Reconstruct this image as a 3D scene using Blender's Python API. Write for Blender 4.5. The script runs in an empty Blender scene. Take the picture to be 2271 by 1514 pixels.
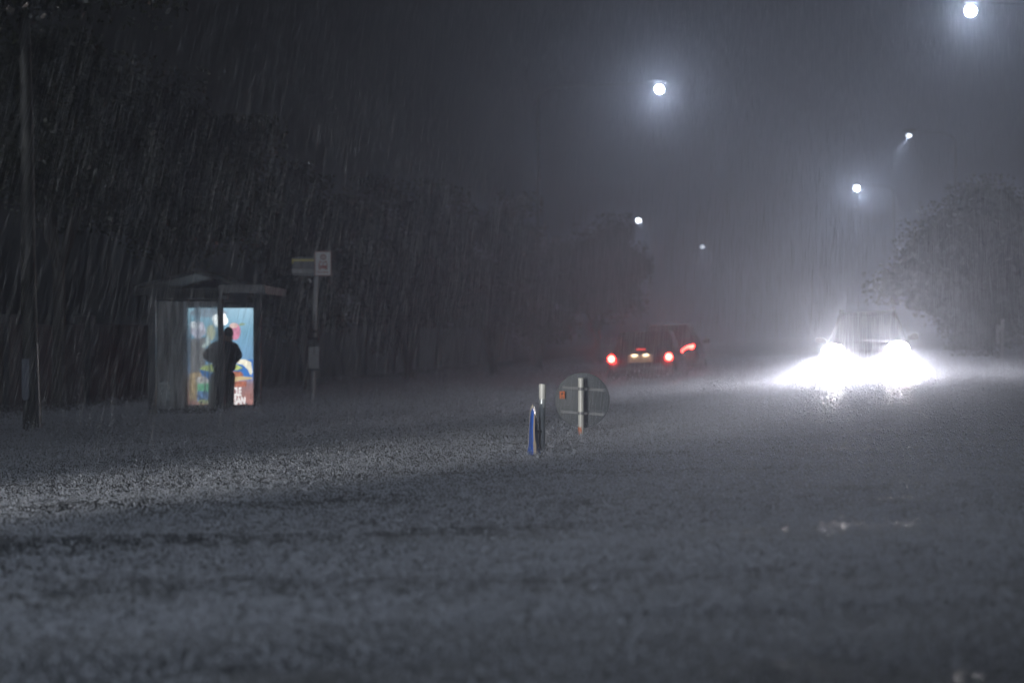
import bpy, bmesh, math, random
import numpy as np
from mathutils import Vector, Matrix
random.seed(7)
RNG = np.random.default_rng(11)
PI = math.pi
S = bpy.context.scene
C = S.collection
R = math.radians

# ------------------------------------------------------------------ layout
FPX = 5362.0            # 85 mm lens, measured in pixels of the 2271 px wide photograph
CAMH = 1.22
HOR = 725.0
VPX = 1880.0
YAW = math.atan((VPX - 1135.5) / FPX)
U = Vector((math.sin(YAW), math.cos(YAW), 0))      # along the road
V = Vector((math.cos(YAW), -math.sin(YAW), 0))     # across the road, to the right

def W(px, py, s):
    """where a point seen at px,py with s pixels per metre stands"""
    return Vector(((px - 1135.5) / s, FPX / s, CAMH - (py - HOR) / s))

def road(t, q, z=0.0):
    return Vector((V.x * t + U.x * q, V.y * t + U.y * q, z))

def tq(x, y):
    return (x * V.x + y * V.y, x * U.x + y * U.y)

def water_z(x, y):
    t = x * V.x + y * V.y
    t = max(-16.0, min(9.0, t))
    return 0.040 * (t + 4.0)

# ------------------------------------------------------------------ helpers
def tag(o, label=None, cat=None, group=None, kind=None):
    if label: o['label'] = label
    if cat: o['category'] = cat
    if group: o['group'] = group
    if kind: o['kind'] = kind
    return o

def thing(name, label, cat, loc=(0, 0, 0), rz=0.0, group=None, tilt=None):
    o = bpy.data.objects.new(name, None)
    C.objects.link(o)
    o.empty_display_size = 0.2
    o.location = loc
    o.rotation_euler = (0, 0, rz) if tilt is None else (tilt[0], tilt[1], rz)
    return tag(o, label, cat, group)

class MB:
    def __init__(self):
        self.v = []; self.f = []
    def add(self, vs, fs):
        n = len(self.v)
        self.v += [tuple(p) for p in vs]
        self.f += [tuple(i + n for i in f) for f in fs]
        return self
    def box(self, c, size, rot=None):
        x, y, z = size[0] / 2, size[1] / 2, size[2] / 2
        vs = [Vector((a * x, b * y, d * z)) for a in (-1, 1) for b in (-1, 1) for d in (-1, 1)]
        if rot is not None: vs = [rot @ p for p in vs]
        c = Vector(c)
        return self.add([p + c for p in vs], [(0, 1, 3, 2), (4, 6, 7, 5), (0, 4, 5, 1), (2, 3, 7, 6), (0, 2, 6, 4), (1, 5, 7, 3)])
    def tube(self, pts, rad, seg=10, cap=True):
        pts = [Vector(p) for p in pts]
        if not hasattr(rad, '__len__'): rad = [rad] * len(pts)
        vs = []; fs = []
        ref = None
        for i, p in enumerate(pts):
            d = (pts[min(i + 1, len(pts) - 1)] - pts[max(i - 1, 0)]).normalized()
            if ref is None:
                ref = Vector((1, 0, 0)) if abs(d.x) < .8 else Vector((0, 1, 0))
            a = (ref - d * ref.dot(d)).normalized(); b = d.cross(a); ref = a
            for k in range(seg):
                w = 2 * PI * k / seg
                vs.append(p + (a * math.cos(w) + b * math.sin(w)) * rad[i])
        for i in range(len(pts) - 1):
            for k in range(seg):
                k2 = (k + 1) % seg
                fs.append((i * seg + k, i * seg + k2, (i + 1) * seg + k2, (i + 1) * seg + k))
        if cap:
            fs.append(tuple(range(seg - 1, -1, -1)))
            fs.append(tuple((len(pts) - 1) * seg + k for k in range(seg)))
        return self.add(vs, fs)
    def lathe(self, prof, axis_m=None, seg=24):
        """prof: (radius, height) list, closed with caps when radius > 0 at the ends"""
        vs = []; fs = []
        M = axis_m or Matrix.Identity(4)
        for r, h in prof:
            for k in range(seg):
                w = 2 * PI * k / seg
                vs.append(M @ Vector((r * math.cos(w), r * math.sin(w), h)))
        n = len(prof)
        for i in range(n - 1):
            for k in range(seg):
                k2 = (k + 1) % seg
                fs.append((i * seg + k, i * seg + k2, (i + 1) * seg + k2, (i + 1) * seg + k))
        fs.append(tuple(range(seg - 1, -1, -1))); fs.append(tuple((n - 1) * seg + k for k in range(seg)))
        return self.add(vs, fs)
    def prism(self, outline, thick, M=None):
        """outline in (x, z), extruded along +y by thick from y=0"""
        M = M or Matrix.Identity(4)
        n = len(outline)
        vs = [M @ Vector((x, 0, z)) for x, z in outline] + [M @ Vector((x, thick, z)) for x, z in outline]
        fs = [tuple(range(n)), tuple(range(2 * n - 1, n - 1, -1))]
        fs += [(i, i + n, (i + 1) % n + n, (i + 1) % n) for i in range(n)]
        return self.add(vs, fs)
    def loft(self, rings, cap=True):
        n = len(rings[0]); vs = []; fs = []
        for r in rings: vs += [Vector(p) for p in r]
        for i in range(len(rings) - 1):
            for k in range(n):
                k2 = (k + 1) % n
                fs.append((i * n + k, i * n + k2, (i + 1) * n + k2, (i + 1) * n + k))
        if cap:
            fs.append(tuple(range(n - 1, -1, -1))); fs.append(tuple((len(rings) - 1) * n + k for k in range(n)))
        return self.add(vs, fs)
    def panel(self, q, inset=0.0, lift=0.004, thick=0.012):
        """plate lying on quad q (4 corners, seen anticlockwise from outside)"""
        q = [Vector(p) for p in q]
        c = sum(q, Vector()) / 4
        nrm = (q[1] - q[0]).cross(q[3] - q[0]).normalized()
        qi = [p + (c - p).normalized() * min(inset, (c - p).length * .8) for p in q]
        vs = [p + nrm * (lift - thick) for p in qi] + [p + nrm * lift for p in qi]
        return self.add(vs, [(3, 2, 1, 0), (4, 5, 6, 7), (0, 1, 5, 4), (1, 2, 6, 5), (2, 3, 7, 6), (3, 0, 4, 7)])
    def build(self, name, m, parent=None, smooth=None, bevel=0.0):
        me = bpy.data.meshes.new(name)
        me.from_pydata(self.v, [], self.f)
        bm = bmesh.new(); bm.from_mesh(me)
        bmesh.ops.recalc_face_normals(bm, faces=bm.faces)
        if bevel > 0:
            bmesh.ops.bevel(bm, geom=[e for e in bm.edges], offset=bevel, segments=2, affect='EDGES', clamp_overlap=True)
        bm.to_mesh(me); bm.free()
        if smooth is not None:
            me.polygons.foreach_set('use_smooth', [True] * len(me.polygons))
            me.set_sharp_from_angle(angle=R(smooth))
        if m: me.materials.append(m)
        o = bpy.data.objects.new(name, me); C.objects.link(o)
        if parent: o.parent = parent
        return o

def np_mesh(name, verts, faces, m, parent=None, smooth=False):
    verts = np.asarray(verts, dtype=np.float32); faces = np.asarray(faces, dtype=np.int32)
    k = faces.shape[1]
    me = bpy.data.meshes.new(name)
    me.vertices.add(len(verts)); me.vertices.foreach_set('co', verts.ravel())
    me.loops.add(faces.size); me.loops.foreach_set('vertex_index', faces.ravel())
    me.polygons.add(len(faces))
    me.polygons.foreach_set('loop_start', np.arange(0, faces.size, k, dtype=np.int32))
    me.polygons.foreach_set('loop_total', np.full(len(faces), k, dtype=np.int32))
    if smooth: me.polygons.foreach_set('use_smooth', np.ones(len(faces), dtype=bool))
    me.update(calc_edges=True)
    if m: me.materials.append(m)
    o = bpy.data.objects.new(name, me); C.objects.link(o)
    if parent: o.parent = parent
    return o

def text_mesh(name, body, size, m, parent, M, extrude=0.004, align='LEFT', fat=0.0):
    cu = bpy.data.curves.new(name, 'FONT'); cu.body = body; cu.size = size; cu.extrude = extrude
    cu.align_x = align; cu.offset = fat
    to = bpy.data.objects.new(name + '_tmp', cu); C.objects.link(to)
    dg = bpy.context.evaluated_depsgraph_get()
    me = bpy.data.meshes.new_from_object(to.evaluated_get(dg))
    bpy.data.objects.remove(to); me.transform(M @ Matrix.Rotation(PI / 2, 4, 'X'))
    me.materials.clear(); me.materials.append(m)
    o = bpy.data.objects.new(name, me); C.objects.link(o); o.parent = parent
    return o

# ------------------------------------------------------------------ materials
def mat(name, col, rough=.5, metal=0.0, spec=.5, var=0.0, vscale=8.0, bump=0.0, bscale=20.0, coat=0.0, stretch=(1, 1, 1)):
    m = bpy.data.materials.new(name); m.use_nodes = True
    n = m.node_tree.nodes; l = m.node_tree.links
    b = n['Principled BSDF']
    b.inputs['Base Color'].default_value = (*col, 1); b.inputs['Roughness'].default_value = rough
    b.inputs['Metallic'].default_value = metal; b.inputs['Specular IOR Level'].default_value = spec
    b.inputs['Coat Weight'].default_value = coat
    if var or bump:
        tc = n.new('ShaderNodeTexCoord'); mp = n.new('ShaderNodeMapping'); mp.inputs['Scale'].default_value = stretch
        l.new(tc.outputs['Object'], mp.inputs['Vector'])
    if var:
        nz = n.new('ShaderNodeTexNoise'); nz.inputs['Scale'].default_value = vscale; nz.inputs['Detail'].default_value = 5
        l.new(mp.outputs['Vector'], nz.inputs['Vector'])
        rp = n.new('ShaderNodeValToRGB')
        rp.color_ramp.elements[0].position = .3; rp.color_ramp.elements[1].position = .7
        rp.color_ramp.elements[0].color = (*[c * (1 - var) for c in col], 1)
        rp.color_ramp.elements[1].color = (*[min(1, c * (1 + var)) for c in col], 1)
        l.new(nz.outputs['Fac'], rp.inputs['Fac']); l.new(rp.outputs['Color'], b.inputs['Base Color'])
    if bump:
        n2 = n.new('ShaderNodeTexNoise'); n2.inputs['Scale'].default_value = bscale; n2.inputs['Detail'].default_value = 4
        l.new(mp.outputs['Vector'], n2.inputs['Vector'])
        bp = n.new('ShaderNodeBump'); bp.inputs['Strength'].default_value = bump; bp.inputs['Distance'].default_value = .02
        l.new(n2.outputs['Fac'], bp.inputs['Height']); l.new(bp.outputs['Normal'], b.inputs['Normal'])
    return m

def emis(name, col, strength):
    m = bpy.data.materials.new(name); m.use_nodes = True
    n = m.node_tree.nodes; b = n['Principled BSDF']
    b.inputs['Base Color'].default_value = (*[min(1, c) * .5 for c in col], 1)
    b.inputs['Emission Color'].default_value = (*col, 1); b.inputs['Emission Strength'].default_value = strength
    return m

M_galv = mat('galvanised_steel', (.30, .31, .32), .35, .6, var=.15)
M_lamppost = mat('dark_lamp_post', (.022, .023, .026), .5, var=.15)
M_postwhite = mat('white_post_paint', (.62, .62, .58), .35, var=.18, vscale=14, stretch=(1, 1, .3))
M_postgrey = mat('grey_post_sleeve', (.34, .37, .39), .28, .2, var=.2, vscale=20, stretch=(1, 1, .25))
M_signback = mat('sign_back', (.046, .057, .068), .55, .0, var=.08, vscale=5)
M_bracket = mat('bracket_alloy', (.17, .18, .19), .4, .2)
M_blue = mat('sign_blue', (.03, .14, .62), .3, var=.1)
M_cream = mat('sign_white', (.8, .72, .62), .35, var=.08)
M_orange = mat('orange_sticker', (.62, .16, .04), .5, var=.12, vscale=60)
M_ink = mat('dark_ink', (.05, .02, .015), .5)
M_dark = mat('dark_frame_paint', (.014, .0135, .016), .4, var=.2, bump=.1)
M_roof = mat('shelter_roof', (.011, .0105, .012), .6, var=.2)
M_black = mat('black_rubber', (.015, .015, .016), .6)
M_carA = mat('dark_car_paint', (.022, .018, .022), .18, .1, coat=.6, bump=.25, bscale=55)
M_carB = mat('dark_maroon_car_paint', (.018, .009, .010), .18, .1, coat=.6, bump=.25, bscale=55)
M_carC = mat('charcoal_car_paint', (.05, .045, .05), .2, .1, coat=.6, bump=.25, bscale=55)
M_glassdark = mat('car_glass', (.012, .013, .015), .06, .0, spec=.8, bump=.2, bscale=70)
M_trim = mat('bright_trim', (.45, .45, .46), .2, .9)
M_plate = mat('number_plate_face', (.7, .62, .45), .4)
M_rim = mat('alloy_rim', (.3, .3, .31), .3, .8)
M_bark = mat('mottled_bark', (.045, .044, .039), .6, var=.8, vscale=7, bump=.8, bscale=18, stretch=(1, 1, .5))
M_barkd = mat('dark_bark', (.05, .042, .034), .7, var=.4, vscale=9, bump=.8, bscale=22, stretch=(1, 1, .35))
M_wall = mat('concrete_wall', (.06, .06, .062), .6, var=.3, vscale=1.2, bump=.2)
M_pave = mat('wet_pavement', (.10, .10, .105), .25, var=.25, vscale=1.5)
M_asphalt = mat('asphalt', (.05, .05, .052), .6, var=.2, vscale=3)
M_soil = mat('verge_soil', (.035, .036, .026), .7, var=.4, vscale=2, bump=.6, bscale=9)
M_white = mat('white_sign', (.82, .82, .84), .35, var=.06)
M_red = mat('sign_red', (.42, .06, .03), .4)
M_yellow = mat('yellow_bar', (.62, .52, .04), .4)
M_board = mat('dark_route_board', (.03, .034, .042), .35)
M_skin = mat('skin', (.28, .15, .10), .5, var=.1)
M_shirt = mat('dark_shirt', (.022, .022, .026), .85, var=.15, bump=.4, bscale=30)
M_trouser = mat('dark_trousers', (.018, .018, .022), .85, var=.15, bump=.4, bscale=30)
M_hair = mat('black_hair', (.008, .007, .007), .45, bump=.6, bscale=120)
M_slat = mat('bench_slat', (.42, .45, .46), .3, .3)

def leaf_mat(name, c1, c2):
    m = bpy.data.materials.new(name); m.use_nodes = True
    n = m.node_tree.nodes; l = m.node_tree.links; b = n['Principled BSDF']
    g = n.new('ShaderNodeNewGeometry'); rp = n.new('ShaderNodeValToRGB')
    rp.color_ramp.elements[0].color = (*c1, 1); rp.color_ramp.elements[1].color = (*c2, 1)
    l.new(g.outputs['Random Per Island'], rp.inputs['Fac']); l.new(rp.outputs['Color'], b.inputs['Base Color'])
    b.inputs['Roughness'].default_value = .35
    return m
M_leaf = leaf_mat('olive_leaves', (.02, .03, .013), (.065, .07, .032))
M_leaf2 = leaf_mat('deep_green_leaves', (.012, .018, .009), (.035, .04, .02))

# ------------------------------------------------------------------ night sky
w = bpy.data.worlds.new('World'); S.world = w; w.use_nodes = True
wn = w.node_tree.nodes; wl = w.node_tree.links
sky = wn.new('ShaderNodeTexSky'); sky.sky_type = 'NISHITA'; sky.sun_disc = False
sky.sun_elevation = R(4); sky.sun_rotation = R(200)
bg = wn['Background']
hs = wn.new('ShaderNodeHueSaturation'); hs.inputs['Saturation'].default_value = .35
wl.new(sky.outputs['Color'], hs.inputs['Color']); wl.new(hs.outputs['Color'], bg.inputs['Color'])
SKY_STRENGTH = 0.0013
bg.inputs['Strength'].default_value = SKY_STRENGTH

# ------------------------------------------------------------------ camera
cd = bpy.data.cameras.new('camera'); cam = bpy.data.objects.new('camera', cd); C.objects.link(cam)
cd.lens = 85.0; cd.sensor_width = 36.0; cd.clip_start = .1; cd.clip_end = 3000
cam.location = (0, 0, CAMH)
cam.rotation_euler = (PI / 2 - math.atan((757 - HOR) / FPX), 0, 0)
cd.dof.use_dof = True; cd.dof.focus_distance = 24.5; cd.dof.aperture_fstop = 1.8
S.camera = cam

# ------------------------------------------------------------------ ground, road, water
def sheet(name, t0, t1, q0, q1, dz, m, nt=24, nq=60):
    vs = []; fs = []
    for j in range(nq + 1):
        q = q0 + (q1 - q0) * j / nq
        for i in range(nt + 1):
            p = road(t0 + (t1 - t0) * i / nt, q)
            vs.append((p.x, p.y, water_z(p.x, p.y) + dz))
    for j in range(nq):
        for i in range(nt):
            a = j * (nt + 1) + i
            fs.append((a, a + 1, a + nt + 2, a + nt + 1))
    return np_mesh(name, vs, fs, m)
tag(sheet('ground', -70, 70, -14, 400, -.60, M_soil), 'dark soil under the flooded road', kind='structure')
tag(sheet('road', -10.6, 7.0, -13, 398, -.40, M_asphalt), 'asphalt carriageway under the flood water', kind='structure')
pv = MB()
def slab(t0, t1, q0, q1, z0, z1, n=40):
    for k in range(n):
        qa = q0 + (q1 - q0) * k / n; qb = q0 + (q1 - q0) * (k + 1) / n
        rings = []
        for q in (qa, qb):
            a, b = road(t0, q), road(t1, q)
            za, zb = water_z(a.x, a.y), water_z(b.x, b.y)
            rings.append([(a.x, a.y, za + z0), (b.x, b.y, zb + z0), (b.x, b.y, zb + z1), (a.x, a.y, za + z1)])
        pv.loft(rings, cap=(k in (0, n - 1)))
slab(-13.6, -10.6, 0, 380, -.59, -.15)
tag(pv.build('pavement', M_pave), 'paved footway under shallow flood water', kind='structure')
pv = MB(); slab(7.0, 9.6, 0, 380, -.59, -.15)
tag(pv.build('pavement', M_pave), 'footway on the far right under flood water', kind='structure')
# raised verge left of the footway
vg_v = []; vg_f = []
nq, nt = 90, 16
for j in range(nq + 1):
    q = 0 + 380 * j / nq
    for i in range(nt + 1):
        t = -13.6 - 50 * (i / nt) ** 1.6
        p = road(t, q)
        rise = min(1, (i / nt) * 5) * .35 + .05 * math.sin(q * .7 + i) * (i > 0)
        vg_v.append((p.x, p.y, water_z(p.x, p.y) - .20 + rise))
for j in range(nq):
    for i in range(nt):
        a = j * (nt + 1) + i
        vg_f.append((a, a + 1, a + nt + 2, a + nt + 1))
tag(np_mesh('verge', vg_v, vg_f, M_soil, smooth=True), 'dark planted verge behind the footway', kind='structure')

# water: graded grid, fine near the camera, with wavelets and rain-pocked chop as real relief
def fbm(x, y, seed, scale, octv=3):
    out = np.zeros_like(x); amp = 1.0
    r = np.random.default_rng(seed)
    for o in range(octv):
        for k in range(5):
            th = r.uniform(0, 2 * PI); ph = r.uniform(0, 2 * PI); f = scale * (2 ** o) * r.uniform(.7, 1.4)
            out += amp * np.sin((x * math.cos(th) + y * math.sin(th)) * f + ph)
        amp *= .5
    return out / 5
ys = np.concatenate([np.linspace(-12, 5.5, 20)[:-1], 5.5 * (1.0072 ** np.arange(0, 560))]); ys = ys[ys < 395]
nx = 420
base = np.linspace(-1, 1, nx)
half = np.maximum(5.0, ys * .26 + 3)
X = base[None, :] * half[:, None] + (ys * .03)[:, None]; Y = np.repeat(ys[:, None], nx, 1)
edge = np.sign(base)[None, :] * np.clip((np.abs(base) - .93) / .07, 0, 1)[None, :] ** 2 * 30
X = X + edge
T = np.clip(X * V.x + Y * V.y, -16, 9)
Zb = .04 * (T + 4)
Q = X * U.x + Y * U.y
Tr = X * V.x + Y * V.y
# flow ridges running mostly across the view, plus isotropic chop
ridge = np.sin(Q * 2.1 + 1.2 * fbm(X, Y, 3, .35) + .25 * Tr) * np.clip(fbm(X, Y, 5, .22) + .25, 0, 1)
chop = fbm(X, Y, 8, 4.2, 3)
fine = RNG.normal(0, 1, X.shape)
near = np.clip(1.3 - Y / 90.0, .2, 1)
Z = Zb + .027 * ridge * near + .019 * chop * near + .0055 * fine * np.clip(1.15 - Y / 22, .0, 1)
wv = np.stack([X, Y, Z], -1).reshape(-1, 3)
i0 = (np.arange(len(ys) - 1)[:, None] * nx + np.arange(nx - 1)[None, :]).ravel()
wf = np.stack([i0, i0 + 1, i0 + nx + 1, i0 + nx], -1)
M_water = bpy.data.materials.new('rain_beaten_water'); M_water.use_nodes = True
n = M_water.node_tree.nodes; l = M_water.node_tree.links; b = n['Principled BSDF']
tc = n.new('ShaderNodeTexCoord')
def noise(scale, detail, rough=.55, vec=None):
    z = n.new('ShaderNodeTexNoise'); z.inputs['Scale'].default_value = scale; z.inputs['Detail'].default_value = detail
    z.inputs['Roughness'].default_value = rough
    l.new(vec or tc.outputs['Object'], z.inputs['Vector']); return z
mpw = n.new('ShaderNodeMapping'); mpw.inputs['Scale'].default_value = (.28, 1.0, 1); mpw.inputs['Rotation'].default_value = (0, 0, .12)
l.new(tc.outputs['Object'], mpw.inputs['Vector'])
foam = noise(11, 6, .7); foam2 = noise(.55, 5, .6, mpw.outputs['Vector'])
mx = n.new('ShaderNodeMath'); mx.operation = 'MULTIPLY'; l.new(foam.outputs['Fac'], mx.inputs[0]); fm = n.new('ShaderNodeMapRange'); fm.inputs['From Min'].default_value = .36; fm.inputs['From Max'].default_value = .66; fm.inputs['To Min'].default_value = .25; fm.inputs['To Max'].default_value = .85
l.new(foam2.outputs['Fac'], fm.inputs['Value']); l.new(fm.outputs[0], mx.inputs[1])
rp = n.new('ShaderNodeValToRGB'); rp.color_ramp.elements[0].position = .17; rp.color_ramp.elements[1].position = .40
rp.color_ramp.elements[0].color = (.08, .085, .09, 1); rp.color_ramp.elements[1].color = (.37, .38, .395, 1)
l.new(mx.outputs[0], rp.inputs['Fac']); l.new(rp.outputs['Color'], b.inputs['Base Color'])
b.inputs['Roughness'].default_value = .42; b.inputs['Specular IOR Level'].default_value = .4
n1 = noise(34, 5, .7); n2 = noise(7, 3)
ad = n.new('ShaderNodeMath'); ad.operation = 'ADD'; l.new(n1.outputs['Fac'], ad.inputs[0]); l.new(n2.outputs['Fac'], ad.inputs[1])
bp = n.new('ShaderNodeBump'); bp.inputs['Strength'].default_value = .9; bp.inputs['Distance'].default_value = .035
pt = n.new('ShaderNodeMapRange'); pt.inputs['From Min'].default_value = .36; pt.inputs['From Max'].default_value = .62; pt.inputs['To Min'].default_value = .18; pt.inputs['To Max'].default_value = 1.0
l.new(foam2.outputs['Fac'], pt.inputs['Value']); l.new(pt.outputs[0], bp.inputs['Strength'])
l.new(ad.outputs[0], bp.inputs['Height']); l.new(bp.outputs['Normal'], b.inputs['Normal'])
tag(np_mesh('water', wv, wf, M_water, smooth=True), 'brown grey flood water beaten rough by rain', kind='structure')

# ------------------------------------------------------------------ haze
M_haze = bpy.data.materials.new('haze'); M_haze.use_nodes = True
hn = M_haze.node_tree.nodes; hl = M_haze.node_tree.links
hn.remove(hn['Principled BSDF'])
pvn = hn.new('ShaderNodeVolumePrincipled')
HAZE = 0.0055
pvn.inputs['Color'].default_value = (.80, .85, 1, 1); pvn.inputs['Density'].default_value = HAZE
pvn.inputs['Anisotropy'].default_value = .85
hl.new(pvn.outputs['Volume'], hn['Material Output'].inputs['Volume'])
M_haze.cycles.homogeneous_volume = True
hz = MB().box((15, 195, 7.5), (250, 430, 20)).build('haze', M_haze)
tag(hz, 'rain haze filling the night air', kind='stuff')

# ------------------------------------------------------------------ street lamps
LAMP_COL = (.76, .85, 1.0)
def lens_mat(name, k):
    return emis(name, LAMP_COL, k)
def lamp(px, py, s, foot_t, power, lens_k, label, aim=(0, -1, -1), cone=165, blend=.6, lens=(.30, .16), lens_tilt=0.0, at=None, col=None):
    P = at if at is not None else W(px, py, s)
    root_loc = P + V * foot_t; root_loc.z = water_z(root_loc.x, root_loc.y) - .45
    t = thing('street_lamp', label, 'street lamp', root_loc, 0, 'street lamps along the road')
    rel = P - root_loc
    side = (-V if foot_t > 0 else V)
    L = abs(foot_t)
    top = Vector((0, 0, rel.z - .35))
    MB().tube([(0, 0, 0), (0, 0, 1.2), (0, 0, top.z)], [.085, .075, .045], 10).build('pole', M_lamppost, t, smooth=40)
    MB().tube([(0, 0, 0), (0, 0, .9)], [.11, .11], 10).build('pole_base', M_lamppost, t, smooth=40)
    a0 = top - Vector((0, 0, .02)); a1 = Vector((0, 0, rel.z + .05)) + side * .5
    a2 = Vector((0, 0, rel.z + .12)) + side * max(.7, L - .45)
    MB().tube([a0, top + Vector((0, 0, .22)) + side * .12, a1, a2], [.036, .03, .024, .02], 8).build('arm', M_lamppost, t, smooth=40)
    # head: a flat tapered housing along the arm
    hd = MB(); rings = []
    up = Vector((0, 0, 1)); fw = side; cr = fw.cross(up)
    for k, (u, wd, h0, h1) in enumerate([(-.34, .05, .10, .15), (-.16, .10, .06, .17), (.06, .12, .05, .17), (.22, .09, .06, .14), (.27, .04, .07, .11)]):
        c = rel + fw * u + up * .07
        rings.append([c - cr * wd + up * h0, c + cr * wd + up * h0, c + cr * wd * .9 + up * (h1 - .02), c + cr * wd * .4 + up * h1, c - cr * wd * .4 + up * h1, c - cr * wd * .9 + up * (h1 - .02)])
    hd.loft(rings).build('lamp_head', M_lamppost, t, smooth=40)
    # lens bowl under the head
    rad, dep = lens
    prof = [(rad * math.cos(a), -dep * math.sin(a) - dep * .6) for a in [R(-65) + k * R(155) / 11 for k in range(11)]] + [(.01, -dep * 1.6)]
    MM = Matrix.Translation(rel)
    MB().lathe(prof, MM, 20).build('lamp_lens', lens_mat('lamp_glow', lens_k), t, smooth=60)
    ld = bpy.data.lights.new('lamp_light', 'SPOT'); ld.energy = power; ld.color = LAMP_COL
    ld.spot_size = R(cone); ld.spot_blend = blend; ld.shadow_soft_size = .02; ld.color = col or LAMP_COL
    lo = bpy.data.objects.new('lamp_light', ld); C.objects.link(lo); lo.parent = t
    a = Vector(aim).normalized()
    lo.location = rel + Vector((0, 0, -dep * .6)) + a * (max(rad, dep) * 1.02 + .012)
    lo.rotation_euler = a.to_track_quat('-Z', 'Y').to_euler()
    return t

lamp(1462, 193, 63, -4.3, 520, 260, 'bright street lamp with wide halo above the middle of the road', aim=(0, -.75, -1), lens=(.145, .14), lens_tilt=.35)
lamp(2152, 18, 84, 2.2, 370, 220, 'brightest street lamp at the top right edge', aim=(0, -.75, -1), lens=(.15, .14), lens_tilt=.35)
lamp(2015, 299, 51, 2.0, 6000, 8, 'small street lamp with faint downward beam at upper right', aim=(-.5, -.35, -1), cone=72, blend=.5, lens=(.12, .08))
lamp(1900, 415, 37, 2.2, 950, 130, 'round white street lamp above the oncoming car', aim=(0, -.7, -1), lens=(.14, .13), lens_tilt=.35)
lamp(1416, 487, 28, -3.2, 2600, 60, 'small yellowish street lamp above the round tree', aim=(.4, -.3, -1), cone=120, lens=(.16, .14), lens_tilt=.3)
lamp(1558, 545, 21, -3.2, 4000, 5, 'faintest farthest street lamp low over the road', aim=(0, -.4, -1), cone=110, lens=(.26, .15))

# lamps added out of the frame, standing in for light on signs and water
def added_lamp(P0, foot, power, label, aim, cone, col=None):
    return lamp(0, 0, 0, foot, power, 15, label, aim=aim, cone=cone, blend=1.0, at=P0, col=col)
added_lamp(Vector((-9.0, -6.0, 9.0)), -1.6, 8200, 'unseen street lamp added at the near left to light signs and water', (9.5, 31, -8.4), 62, (.82, .9, 1))
added_lamp(Vector((-14.0, 27.0, 8.2)), -1.2, 1350, 'unseen street lamp added at the left to light the bus stop', (9, 19, -3.4), 66, (.85, .92, 1))  # added to brighten the bus stop flag

# ------------------------------------------------------------------ median: blue sign edge-on with its post, and the round sign
def zwater(p): return water_z(p.x, p.y)
P = W(1200, 1008, 240)
t = thing('median_post', 'grey cylindrical post behind the blue sign seen edge-on', 'post', (P.x, P.y, -.45))
zt = W(1204, 854, 240).z + .45
lean = Vector(((1203.5 - 1200) / 240, 0, 0))
pr = MB().tube([(0, 0, 0), (lean.x * .6, 0, zt * .6), (lean.x, 0, zt)], .030, 20)
pr.build('post', M_postgrey, t, smooth=40)
MB().tube([(lean.x * .87, 0, zt * .87 + .02), (lean.x, 0, zt + .012)], .0325, 20).build('lit_post_top', M_postwhite, t, smooth=40)  # brighter lit top of the post put in as a white sleeve
MB().box((lean.x * .7 - .038, -.01, zt * .62), (.03, .05, .03)).build('sign_clamp', M_bracket, t)
# blue disc: a bent plate, nearly edge-on
P = W(1184.5, 1008, 242)
bs = thing('keep_left_sign', 'bent blue round traffic sign seen edge-on beside the grey post', 'road sign', (P.x, P.y, 0))
zc = W(1184, 1000, 242).z - .02; top = W(1184, 899, 242).z
rad = top - zc
def blade(scale, dy, th, extra=0.0):
    """bent leaf-shaped outline: the disc folded about its own upright axis so both cheeks show"""
    rings = []
    N = 22
    for k in range(N + 1):
        a = k / N
        z = -.38 + (rad * scale + .38) * a
        # half width in view (m) and depth of the fold
        h = max(0.0, 1 - (max(z, 0) / (rad * scale)) ** 1.7)
        hw = (.046 * math.sqrt(h) + .022 * max(0, 1 - max(z, 0) / .12) ** 2) * scale + .0015
        dp = .13 * math.sqrt(max(0.0, 1 - min(1, (max(z, 0) / (rad * scale)) ** 2))) * scale + .002
        cx = -.012 * (z / rad)
        zz = zc + z
        rings.append([(cx - hw, dp * .9 + dy, zz), (cx - hw * .25, -.0 + dy, zz), (cx + hw * .25, -.0 + dy, zz), (cx + hw, dp * .9 + dy, zz),
                      (cx + hw - th * .3, dp * .9 + dy + th, zz), (cx + hw * .2, th + dy, zz), (cx - hw * .2, th + dy, zz), (cx - hw + th * .3, dp * .9 + dy + th, zz)])
    return rings
MB().loft(blade(1.035, .008, .006)).build('white_border', M_cream, bs, smooth=50)
MB().loft(blade(.955, -.014, .006)).build('blue_face', M_blue, bs, smooth=50)
ar = MB()
for k in range(12):
    z0 = zc - .05 + (rad * .83 + .05) * k / 12; z1 = zc - .05 + (rad * .83 + .05) * (k + 1) / 12
    def aw(z): return .011 * (1.25 if z < zc + .12 else .75) * (1 - max(0, (z - zc) / rad) ** 3 * .6)
    def ax(z): return .004 + .003 * math.sin(z * 18) - .012 * (z - zc) / rad + .006 * max(0, (z - zc) / rad)
    ar.loft([[(ax(z) - aw(z), -.022, z), (ax(z) + aw(z), -.022, z), (ax(z) + aw(z), -.0135, z), (ax(z) - aw(z), -.0135, z)] for z in (z0, z1)])
ar.build('white_arrow', mat('arrow_white', (.40, .33, .26), .35), bs)
MB().tube([(.03, .10, zc + .2), (.066, .13, zc + .2)], .008, 8).build('fixing_bolt', M_bracket, bs)

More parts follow.
